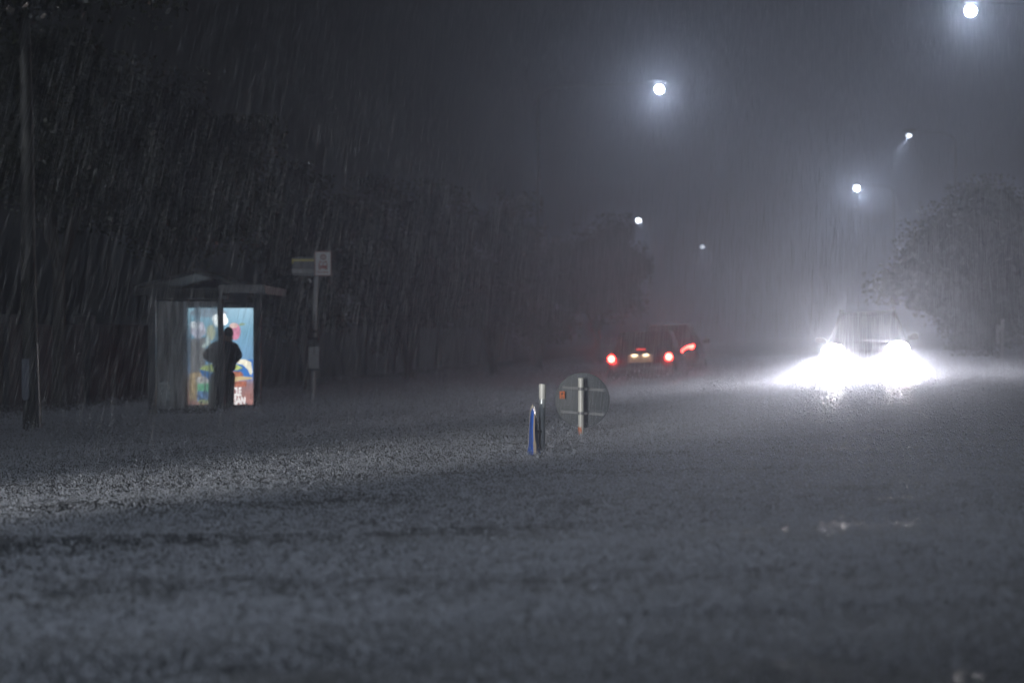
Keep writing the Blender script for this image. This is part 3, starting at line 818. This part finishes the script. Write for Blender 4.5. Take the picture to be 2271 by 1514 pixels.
tree(395, 0, 104, 165, 640, 1.95, 'tall olive tree overhanging the back of the bus shelter', 21, trunk_r=.17, ncl=150, per=190, leaf=.15)
tree(680, 0, 95, 350, 815, 1.38, 'bushy tree behind the bus stop pole', 22, M_leaf2, ncl=110, per=170)
tree(905, 0, 78, 385, 815, 1.75, 'broad dark tree to the right of the bus stop pole', 23, M_leaf2, ncl=120, per=170)
tree(1095, 0, 71, 405, 815, 1.55, 'dark tree with sloping crown in the middle of the left row', 24, M_leaf2, ncl=110, per=170)
tree(1195, 0, 64, 520, 815, 1.3, 'low dark tree left of the round crowned tree', 29, M_leaf2, ncl=90, per=150)
tree(1325, 0, 55, 492, 735, 2.15, 'round crowned tree at the far right end of the left row', 25, M_leaf2, ncl=120, per=170, leaf=.16)
tree(2160, 0, 80, 452, 775, 2.12, 'dark bushy tree standing behind the oncoming car at right', 26, M_leaf2, trunk_r=.17, ncl=210, per=230, leaf=.15, cx_off=.6)
tree(2330, 0, 84, 470, 770, 1.5, 'dark tree cut by the right edge of the picture', 30, M_leaf2, ncl=100, per=170, leaf=.16)
tree(130, 0, 112, 60, 560, 1.9, 'dark tree filling the upper left behind the mottled trunk', 27, M_leaf, ncl=130, per=180, leaf=.15)
# slim mottled tree at far left
Pt = W(70, 935, 150)
mt = thing('tree', 'slim straight tree with pale mottled bark at the left edge', 'tree', (Pt.x, Pt.y, water_z(Pt.x, Pt.y) - .3), 0, 'trees along the flooded road')
MB().tube([(.02, 0, 0), (.0, 0, .9), (-.03, 0, 1.9), (-.05, .0, 3.1), (-.06, 0, 4.6), (-.10, 0, 6.4)], [.155, .130, .118, .108, .10, .085], 16).build('trunk', M_bark, mt, smooth=50)
crown('crown', (-.1, .1, 7.4), 2.2, 2.0, 1.4, 90, 150, .14, M_leaf, mt, 28)
c = W(62, 840, 150)
pn = MB()
o_ = [(-.055, .30), (.055, .30), (.055, -.26), (.035, -.30), (0, -.315), (-.035, -.30), (-.055, -.26)]
pl = pn.prism(o_, .02, Matrix.Translation((c.x, c.y - .19, c.z))).build('notice_board', mat('grey_blue_board', (.12, .14, .19), .4))
tag(pl, 'narrow grey notice board with rounded foot strapped to the mottled trunk', 'notice board')
c0_ = W(91, 930, 150); c1_ = W(84, 760, 150)
tag(MB().tube([(c0_.x, c0_.y - .1, water_z(c0_.x, c0_.y) - .15), (c1_.x, c1_.y - .1, c1_.z)], .014, 8).tube([(c0_.x - .035, c0_.y - .12, water_z(c0_.x, c0_.y) - .15), (c1_.x - .02, c1_.y - .12, c1_.z - .3)], .010, 8).build('steel_stake', M_trim), 'thin steel stake leaning beside the mottled trunk', 'stake')

# ------------------------------------------------------------------ wall behind the trees
wl_ = thing('boundary_wall', 'low concrete boundary wall with piers behind the left trees', 'wall', road(-16.2, 70, 0))
wl_.rotation_euler = (0, 0, -YAW)
wm = MB()
zb = water_z(*road(-16, 70).xy)
wm.box((0, 0, zb + .8), (.2, 90, 1.9)).build('wall_panel', M_wall, wl_)
for k in range(19):
    MB().box((.03, -45 + k * 5, zb + .9), (.36, .45, 2.1)).build('pier', M_wall, wl_, bevel=.02)

# ------------------------------------------------------------------ cars
def lift(p): return Vector(p)
def car(name, label, loc, heading, paint, kind='sedan', facing='away', roll=0.0, L=4.65, Wd=1.70, H=1.50):
    t_ = thing(name, label, 'car', loc, heading, None, (0, roll, 0) and (0, roll))
    hw = Wd / 2; r0 = -L / 2; f0 = L / 2
    belt = .92 if kind == 'sedan' else 1.02
    # body: rings along the length; y forward
    def ring(y, w, zb, zt, sh=.06):
        return [(-w * .93, y, zb), (w * .93, y, zb), (w, y, zb + .16), (w, y, zb + (zt - zb) * .62), (w * .965, y, zt - .035), (w * .90, y, zt), (-w * .90, y, zt), (-w * .965, y, zt - .035), (-w, y, zb + (zt - zb) * .62), (-w, y, zb + .16)]
    if kind == 'sedan':
        st = [(r0 + .02, hw * .93, .36, .84), (r0 + .08, hw * .96, .30, .93), (r0 + .30, hw * .985, .24, .955), (r0 + 1.0, hw, .2, .965), (-.3, hw, .19, .955), (1.0, hw, .2, .945), (f0 - .8, hw * .985, .22, .90), (f0 - .25, hw * .95, .26, .83), (f0 - .05, hw * .90, .32, .72), (f0, hw * .86, .38, .64)]
    else:
        st = [(r0 + .02, hw * .93, .40, 1.0), (r0 + .10, hw * .97, .32, 1.04), (r0 + .5, hw, .24, 1.05), (-.3, hw, .22, 1.04), (.9, hw, .22, 1.03), (f0 - .9, hw * .985, .24, 1.0), (f0 - .3, hw * .955, .28, .93), (f0 - .06, hw * .91, .34, .80), (f0, hw * .87, .40, .70)]
    body = MB().loft([ring(*q) for q in st]).build('body', paint, t_, smooth=35)
    # cabin
    if kind == 'sedan':
        yb = (r0 + .92, 1.05); yt = (r0 + 1.45, .30); wb, wt = hw * .90, hw * .735
    else:
        yb = (r0 + .18, 1.15); yt = (r0 + .85, .30); wb, wt = hw * .90, hw * .66
    zb = belt
    B = [Vector((-wb, yb[0], zb)), Vector((wb, yb[0], zb)), Vector((wb, yb[1], zb)), Vector((-wb, yb[1], zb))]
    T_ = [Vector((-wt, yt[0], H - .06)), Vector((wt, yt[0], H - .06)), Vector((wt, yt[1], H - .06)), Vector((-wt, yt[1], H - .06))]
    cab = MB()
    mid_y = (yt[0] + yt[1]) / 2
    cab.loft([B, T_, [Vector((p.x * .93, mid_y + (p.y - mid_y) * .93, H - .015)) for p in T_], [Vector((p.x * .6, mid_y + (p.y - mid_y) * .75, H)) for p in T_]])
    cab.build('roof', paint, t_, smooth=40)
    def lerpq(a, b_, c_, d_, u0, u1, v0, v1):
        f = lambda u, v: (a.lerp(b_, u)).lerp(d_.lerp(c_, u), v)
        return [f(u0, v0), f(u1, v0), f(u1, v1), f(u0, v1)]
    MB().panel(lerpq(B[0], B[1], T_[1], T_[0], .06, .94, .10, .92)).build('rear_window', M_glassdark, t_)
    MB().panel(lerpq(B[2], B[3], T_[3], T_[2], .06, .94, .06, .94)).build('windscreen', M_glassdark, t_)
    for u0, u1 in ((.05, .36), (.40, .66), (.70, .93)):
        MB().panel(lerpq(B[1], B[2], T_[2], T_[1], u0, u1, .12, .90)).build('side_window', M_glassdark, t_)
        MB().panel(lerpq(B[3], B[0], T_[0], T_[3], 1 - u1, 1 - u0, .12, .90)).build('side_window', M_glassdark, t_)
    for sg in (-1, 1):
        for y_ in (r0 + .95, f0 - .85):
            Mw = Matrix.Translation((sg * (hw - .10), y_, .31)) @ Matrix.Rotation(sg * PI / 2, 4, 'Y')
            wh = MB().lathe([(.20, -.10), (.30, -.10), (.315, -.06), (.315, .07), (.30, .105), (.22, .11), (.20, .09)], Mw, 24).build('wheel', M_black, t_, smooth=40)
            MB().lathe([(.02, .095), (.10, .10), (.195, .085), (.195, -.05)], Mw, 20).build('rim', M_rim, wh, smooth=40)
        mi = MB().loft([[(sg * (hw - .05), .88, belt + .02), (sg * (hw - .05), .98, belt + .02), (sg * (hw - .05), .98, belt + .10), (sg * (hw - .05), .88, belt + .10)],
                        [(sg * (hw + .10), .84, belt + .02), (sg * (hw + .10), .96, belt + .03), (sg * (hw + .10), .96, belt + .15), (sg * (hw + .10), .84, belt + .16)],
                        [(sg * (hw + .17), .86, belt + .05), (sg * (hw + .17), .94, belt + .05), (sg * (hw + .17), .94, belt + .13), (sg * (hw + .17), .86, belt + .13)]])
        mi.build('wing_mirror', paint, t_, smooth=40)
        for y_ in (.25, -.75):
            MB().box((sg * (hw + .008), y_, .80), (.03, .16, .03)).build('door_handle', M_trim, t_, bevel=.006)
    MB().box((0, r0 - .005, .50), (Wd * .95, .13, .20)).build('bumper', paint, t_, bevel=.03)
    MB().box((0, f0 + .0, .46), (Wd * .90, .14, .20)).build('bumper', paint, t_, bevel=.03)
    return t_, r0, f0, hw
def red_light(parent, x, y, z, sx, sz, glow, power, rot=0.0):
    M_ = emis('tail_glow', (1, .027, .02), glow)
    MB().lathe([(.6, -.03), (.92, -.024), (1, 0), (.92, .03), (.6, .04)], Matrix.Translation((x, y, z)) @ Matrix.Rotation(rot, 4, 'Y') @ Matrix.Diagonal((sx, 1, sz, 1)) @ Matrix.Rotation(PI / 2, 4, 'X'), 18).build('tail_light', M_, parent, smooth=60)
    ld = bpy.data.lights.new('tail_light_beam', 'POINT'); ld.energy = power; ld.color = (1, .05, .05); ld.shadow_soft_size = .05
    lo = bpy.data.objects.new('tail_light_beam', ld); C.objects.link(lo); lo.parent = parent; lo.location = (x, y - .22, z)

ROLL = -math.atan(.040)
# taxi-like saloon, rear view
p = W(1424, 845, 94)
tx = -.38 + water_z(p.x, p.y)
t_, r0, f0, hw = car('saloon_car', 'dark saloon with lit rear number plate driving away through the flood', (p.x - U.x * -2.3, p.y + 2.3, tx), -YAW, M_carA, 'sedan', roll=ROLL, Wd=1.68, H=1.53)
zl = W(1356, 791, 94).z - tx
red_light(t_, -.685, r0 - .03, .905, .085, .085, 85, 2)
red_light(t_, .675, r0 - .03, .905, .085, .085, 85, 2)
pl = MB().box((0, r0 - .045, .885), (.62, .03, .20)).build('number_plate', mat('rear_plate_surround', (.30, .26, .2), .35), t_, bevel=.02)
MB().box((0, r0 - .0635, .87), (.50, .008, .115)).build('plate_face', M_plate, pl)
tx_ = MB()
for k in range(7):
    tx_.box((-.19 + k * .063, r0 - .069, .87), (.026 if k % 3 else .034, .004, .07))
tx_.build('plate_characters', mat('plate_ink', (.12, .10, .08), .5), pl)
for sg in (-1, 1):
    MB().lathe([(.6, -.02), (1, 0), (.6, .03)], Matrix.Translation((sg * .135, r0 - .06, .967)) @ Matrix.Diagonal((.085, 1, .028, 1)) @ Matrix.Rotation(PI / 2, 4, 'X'), 14).build('plate_light', emis('plate_lamp_glow', (1, .76, .5), 3.5), pl, smooth=60)
    ld = bpy.data.lights.new('plate_light_beam', 'POINT'); ld.energy = .9; ld.color = (1, .75, .5); ld.shadow_soft_size = .03
    lo = bpy.data.objects.new('plate_light_beam', ld); C.objects.link(lo); lo.parent = t_; lo.location = (sg * .14, r0 - .13, .995)
MB().box((0, r0 - .075, .66), (1.1, .02, .02)).build('bumper_strip', M_trim, t_)
MB().tube([(.08, r0 + 1.45, 1.50), (.085, r0 + 1.38, 1.72)], .007, 6).build('antenna', M_black, t_)
MB().box((-.07, r0 + 1.05, 1.10), (.22, .02, .05)).build('high_brake_light', emis('brake_glow', (1, .05, .03), .9), t_, bevel=.008)
MB().box((-.09, r0 + .12, .945), (.06, .02, .03)).build('boot_red_glint', emis('boot_glint_glow', (1, .08, .04), .35), t_)  # red reflection on the boot lid, put in as a glowing block
# second car, ahead of it
p2 = W(1487, 830, 80.5)
z2 = water_z(p2.x, p2.y) - .29
t2, r0, f0, hw = car('hatchback_car', 'hatchback with slanted red tail light ahead of the dark saloon', (p2.x + .22, p2.y + 2.1, z2), -YAW, M_carB, 'hatch', roll=ROLL, L=4.3, Wd=1.74, H=1.62)
red_light(t2, .60, r0 - .07, .93, .20, .065, 60, .6, rot=R(-24))
red_light(t2, -.66, r0 - .07, .93, .20, .065, 60, .4, rot=R(24))
MB().box((0, r0 - .01, .82), (.5, .02, .13)).build('number_plate', M_plate, t2, bevel=.006)
# oncoming car with blazing headlights
p3 = W(1927, 830, 108)
z3 = water_z(p3.x, p3.y) - .30
t3, r0, f0, hw = car('oncoming_car', 'oncoming car with blazing white headlights pushing through the flood', (p3.x + .35, p3.y + 2.2, z3), PI - YAW - .035, M_carC, 'hatch', roll=-ROLL, L=4.5, Wd=1.80, H=1.68)
for sg in (-1, 1):
    MB().lathe([(.55, -.05), (.95, -.02), (1, .0), (.8, .05), (.3, .07)], Matrix.Translation((sg * .66, f0 - .03, .88)) @ Matrix.Diagonal((.22, 1, .13, 1)) @ Matrix.Rotation(-PI / 2, 4, 'X'), 18).build('headlight', emis('headlight_glow', (1, .97, .95), 260 if sg > 0 else 220), t3, smooth=60)
    for az, pw in ((-27, .55), (0, 1.0), (27, .75)):
        ld = bpy.data.lights.new('headlight_beam', 'SPOT'); ld.energy = 1500 * pw; ld.color = (1, .945, .95)
        ld.spot_size = R(46); ld.spot_blend = .3; ld.shadow_soft_size = .07
        lo = bpy.data.objects.new('headlight_beam', ld); C.objects.link(lo); lo.parent = t3; lo.location = (sg * .66, f0 + .12, .82)
        lo.rotation_euler = Vector((math.sin(R(az)), math.cos(R(az)), -math.tan(R(22.6)))).to_track_quat('-Z', 'Y').to_euler()
    for az, pw in ((-15, .8), (0, 1.0), (15, 1.0)):
        ld = bpy.data.lights.new('headlight_throw', 'SPOT'); ld.energy = 7500 * pw; ld.color = (1, .945, .95)
        ld.spot_size = R(18); ld.spot_blend = .45; ld.shadow_soft_size = .06
        lo = bpy.data.objects.new('headlight_throw', ld); C.objects.link(lo); lo.parent = t3; lo.location = (sg * .66, f0 + .12, .82)
        lo.rotation_euler = Vector((math.sin(R(az)), math.cos(R(az)), -math.tan(R(8.6)))).to_track_quat('-Z', 'Y').to_euler()
    ld = bpy.data.lights.new('headlight_spill', 'SPOT'); ld.energy = 520 if sg > 0 else 400; ld.color = (1, .945, .95)
    ld.spot_size = R(170); ld.spot_blend = 1.0; ld.shadow_soft_size = .08
    lo = bpy.data.objects.new('headlight_spill', ld); C.objects.link(lo); lo.parent = t3; lo.location = (sg * .66, f0 + .2, .88)
    lo.rotation_euler = Vector((0, 1, -.1)).to_track_quat('-Z', 'Y').to_euler()
MB().box((0, f0 + .02, .62), (.62, .03, .16)).build('grille', M_black, t3, bevel=.01)
MB().box((0, f0 + .075, .46), (.5, .015, .11)).build('number_plate', M_white, t3, bevel=.004)
for sg in (-1, 1):
    MB().tube([(sg * .56, -1.3, 1.66), (sg * .56, -1.2, 1.72), (sg * .56, .1, 1.72), (sg * .56, .22, 1.66)], .018, 8).build('roof_rail', M_trim, t3)
    MB().tube([(sg * .1 - .3, 1.14, 1.04), (sg * .1 + .25, 1.02, 1.10)], .009, 6).build('wiper', M_black, t3)

CAR3_F = f0
# unseen car added left of the view; its lamps light the median signs
p4 = Vector((-17.0, -6.1, 0)); aimv = Vector((.6, 25.3, 0)) - p4; yaw4 = -math.atan2(aimv.x, aimv.y)
t4, f4r, f4, hw4 = car('unseen_car', 'unseen grey car added at the near left, headlights on to light the median signs', (p4.x - aimv.normalized().x * 2.3, p4.y - aimv.normalized().y * 2.3, -.22), yaw4, mat('grey_car_paint', (.2, .2, .21), .25, .2, coat=.5), 'sedan')
for sg in (-1, 1):
    MB().lathe([(.55, -.05), (.95, -.02), (1, .0), (.8, .05), (.3, .07)], Matrix.Translation((sg * .62, f4 - .02, .70)) @ Matrix.Diagonal((.16, 1, .09, 1)) @ Matrix.Rotation(-PI / 2, 4, 'X'), 18).build('headlight', emis('dipped_glow', (1, .97, .93), 20), t4, smooth=60)
    ld = bpy.data.lights.new('headlight_dip', 'SPOT'); ld.energy = 19000; ld.color = (1, .97, .92)
    ld.spot_size = R(11); ld.spot_blend = 1.0; ld.shadow_soft_size = .04
    lo = bpy.data.objects.new('headlight_dip', ld); C.objects.link(lo); lo.parent = t4; lo.location = (sg * .62, f4 + .14, .74)
    lo.rotation_euler = Vector((-sg * .018, 1, .03)).to_track_quat('-Z', 'Y').to_euler()
# pale twin marker beside the right-hand tree
c = W(2219, 745, 90)
gp = thing('marker_post', 'pale forked marker post beside the right-hand tree trunk', 'post', (c.x, c.y, water_z(c.x, c.y) - .2))
zz = c.z - gp.location.z
MB().tube([(.05, 0, 0), (.05, 0, zz + .42)], [.045, .045], 10).build('tall_bar', M_white, gp, smooth=40)
MB().tube([(-.07, 0, zz - .2), (-.07, 0, zz + .28)], [.04, .04], 10).build('short_bar', M_white, gp, smooth=40)
MB().box((-.01, 0, zz + .2), (.14, .05, .14)).build('bridge_plate', M_white, gp, bevel=.02)

# ------------------------------------------------------------------ rain and splash
M_rain = bpy.data.materials.new('falling_water'); M_rain.use_nodes = True
n = M_rain.node_tree.nodes; l = M_rain.node_tree.links
n.remove(n['Principled BSDF'])
df = n.new('ShaderNodeBsdfDiffuse'); df.inputs['Color'].default_value = (.85, .88, .95, 1)
tl = n.new('ShaderNodeBsdfTranslucent'); tl.inputs['Color'].default_value = (.85, .88, .95, 1)
mx = n.new('ShaderNodeMixShader'); mx.inputs['Fac'].default_value = .5
l.new(df.outputs[0], mx.inputs[1]); l.new(tl.outputs[0], mx.inputs[2]); l.new(mx.outputs[0], n['Material Output'].inputs['Surface'])
M_streak = M_rain.copy(); M_streak.name = 'falling_rain'
for nd in M_streak.node_tree.nodes:
    if nd.type == 'BSDF_DIFFUSE': nd.inputs['Color'].default_value = (.45, .47, .5, 1)
    if nd.type == 'BSDF_TRANSLUCENT': nd.inputs['Color'].default_value = (.75, .78, .83, 1)
def rain(N, seed):
    r = np.random.default_rng(seed)
    # even in the air between 7 and 75 m, inside a wedge a little wider than the view
    u = r.uniform(0, 1, N)
    y = (7 ** 2.2 + u * (75 ** 2.2 - 7 ** 2.2)) ** (1 / 2.2)
    x = r.uniform(-1, 1, N) * (y * .25 + 1.5)
    z = r.uniform(-.1, 1, N) * (y * .155 + 1.5) + .1
    d = np.array([-.155, -1.0, -1.45]); d /= np.linalg.norm(d)
    dd = d[None, :] + r.normal(0, .03, (N, 3))
    L = r.uniform(.22, .55, (N, 1)); rad = r.uniform(.00038, .00075, (N, 1)) * np.clip(y / 22, .55, 1.15)[:, None]
    a = np.cross(dd, np.array([1., 0, 0])); a /= np.linalg.norm(a, axis=1)[:, None]
    b = np.cross(dd, a); b /= np.linalg.norm(b, axis=1)[:, None]
    c = np.stack([x, y, z], -1)
    vs = [c - dd * L * .5]
    for k in range(3):
        w_ = 2 * PI * k / 3; vs.append(c + dd * L * .1 + (a * math.cos(w_) + b * math.sin(w_)) * rad)
    vs.append(c + dd * L * .5)
    v = np.stack(vs, 1).reshape(-1, 3)
    i = np.arange(N)[:, None] * 5
    tri = np.array([[0, 1, 2], [0, 2, 3], [0, 3, 1], [4, 2, 1], [4, 3, 2], [4, 1, 3]]).reshape(1, -1)
    return v, (i + tri).reshape(-1, 3)
v_, f_ = rain(310000, 3)
tag(np_mesh('rain', v_, f_, M_streak), 'dense slanting rain', kind='stuff')
def splash(N, seed):
    r = np.random.default_rng(seed)
    u = r.uniform(0, 1, N)
    y = 6.0 * (95.0 / 6.0) ** (u ** .75)
    x = r.uniform(-1, 1, N) * (y * .235 + 1) + .0
    t = np.clip(x * V.x + y * V.y, -16, 9); zw = .04 * (t + 4)
    far = np.clip((y - 14) / 30, 0, 1)
    h = r.exponential(1, N) * (.010 + .045 * far)
    z = zw + .004 + np.minimum(h, .30)
    rad = r.uniform(.0016, .0036, (N, 1)) * np.where(r.uniform(0, 1, (N, 1)) < .05, 2.3, .9) * (1 + 1.6 * far)[:, None]
    c = np.stack([x, y, z], -1)
    tet = np.array([[1, 1, 1.6], [1, -1, -1.2], [-1, 1, -1.2], [-1, -1, 1.6]]) * .75
    v = (c[:, None, :] + tet[None] * rad[:, None, :]).reshape(-1, 3)
    i = np.arange(N)[:, None] * 4
    tri = np.array([[0, 1, 2], [0, 2, 3], [0, 3, 1], [1, 3, 2]]).reshape(1, -1)
    return v, (i + tri).reshape(-1, 3)
v_, f_ = splash(620000, 5)
def halo_spray(N, seed):
    # fine spray drops gathered round the oncoming car's lamps to widen their glow
    r = np.random.default_rng(seed)
    M3 = Matrix.Translation(t3.location) @ t3.rotation_euler.to_matrix().to_4x4()
    sg = r.choice([-1., 1.], N, p=[.5, .5])
    lx = sg * .66 + r.normal(0, .20, N); ly = r.uniform(.15, 1.3, N) + CAR3_F; lz = .93 + r.normal(0, .23, N)
    c = np.array([M3 @ Vector((a, b_, d_)) for a, b_, d_ in zip(lx, ly, lz)])
    rad = r.uniform(.0005, .0011, (N, 1))
    tet = np.array([[1, 1, 1.6], [1, -1, -1.2], [-1, 1, -1.2], [-1, -1, 1.6]]) * .75
    v = (c[:, None, :] + tet[None] * rad[:, None, :]).reshape(-1, 3)
    tri = np.array([[0, 1, 2], [0, 2, 3], [0, 3, 1], [1, 3, 2]]).reshape(1, -1)
    return v, (np.arange(N)[:, None] * 4 + tri).reshape(-1, 3)
def crowns(N, seed):
    # splash crowns: a small ring of drops round a rebounding jet
    r = np.random.default_rng(seed)
    u = r.uniform(0, 1, N); y = 9 * (34 / 9.0) ** u; x = r.uniform(-1, 1, N) * (y * .23 + .5)
    K = 9; a = r.uniform(0, 2 * PI, (N, 1)) + np.arange(K)[None, :] * 2 * PI / (K - 1)
    rr = r.uniform(.012, .034, (N, 1)) * r.uniform(.7, 1.2, (N, K)); rr[:, -1] = 0
    t = np.clip(x * V.x + y * V.y, -16, 9); zw = .04 * (t + 4)
    hh = r.uniform(.012, .045, (N, 1)) * r.uniform(.6, 1.3, (N, K)); hh[:, -1] *= 1.7
    c = np.stack([x[:, None] + rr * np.cos(a), y[:, None] + rr * np.sin(a), zw[:, None] + .006 + hh], -1).reshape(-1, 3)
    rad = r.uniform(.0018, .0042, (N * K, 1))
    tet = np.array([[1, 1, 1.6], [1, -1, -1.2], [-1, 1, -1.2], [-1, -1, 1.6]]) * .75
    v = (c[:, None, :] + tet[None] * rad[:, None, :]).reshape(-1, 3)
    tri = np.array([[0, 1, 2], [0, 2, 3], [0, 3, 1], [1, 3, 2]]).reshape(1, -1)
    return v, (np.arange(N * K)[:, None] * 4 + tri).reshape(-1, 3)
v2_, f2_ = crowns(14000, 31)
f_ = np.concatenate([f_, f2_ + len(v_)]); v_ = np.concatenate([v_, v2_])
v2_, f2_ = halo_spray(6000, 9)
f_ = np.concatenate([f_, f2_ + len(v_)]); v_ = np.concatenate([v_, v2_])
def road_spray(N, seed, y0=23, y1=64, x0=-8, x1=14, hgt=.075):
    # mist of bounced drops over the stretch in front of the oncoming car
    r = np.random.default_rng(seed)
    y = r.uniform(y0, y1, N); x = r.uniform(x0, x1, N)
    t = np.clip(x * V.x + y * V.y, -16, 9)
    z = .04 * (t + 4) + .01 + np.minimum(r.exponential(hgt, N), .6)
    rad = r.uniform(.0010, .0021, (N, 1))
    tet = np.array([[1, 1, 1.6], [1, -1, -1.2], [-1, 1, -1.2], [-1, -1, 1.6]]) * .75
    v = (np.stack([x, y, z], -1)[:, None, :] + tet[None] * rad[:, None, :]).reshape(-1, 3)
    tri = np.array([[0, 1, 2], [0, 2, 3], [0, 3, 1], [1, 3, 2]]).reshape(1, -1)
    return v, (np.arange(N)[:, None] * 4 + tri).reshape(-1, 3)
v2_, f2_ = road_spray(900000, 13)
f_ = np.concatenate([f_, f2_ + len(v_)]); v_ = np.concatenate([v_, v2_])
v2_, f2_ = road_spray(420000, 17, 22, 46, 1, 15, .11)
f_ = np.concatenate([f_, f2_ + len(v_)]); v_ = np.concatenate([v_, v2_])
tag(np_mesh('splash', v_, f_, M_rain), 'rain splash leaping off the flood water', kind='stuff')

# ------------------------------------------------------------------ render settings
S.render.engine = 'CYCLES'
cy = S.cycles
cy.use_denoising = True
try:
    cy.denoiser = 'OPENIMAGEDENOISE'; cy.denoising_input_passes = 'RGB_ALBEDO_NORMAL'
except Exception: pass
cy.use_light_tree = True
cy.max_bounces = 5; cy.diffuse_bounces = 2; cy.glossy_bounces = 2; cy.transmission_bounces = 3; cy.transparent_max_bounces = 6
cy.volume_bounces = 1
cy.sample_clamp_indirect = 2.0; cy.sample_clamp_direct = 0
cy.caustics_reflective = False; cy.caustics_refractive = False
vs_ = S.view_settings
vs_.view_transform = 'Standard'; vs_.look = 'None'; vs_.exposure = 0; vs_.gamma = 1; vs_.use_curve_mapping = False
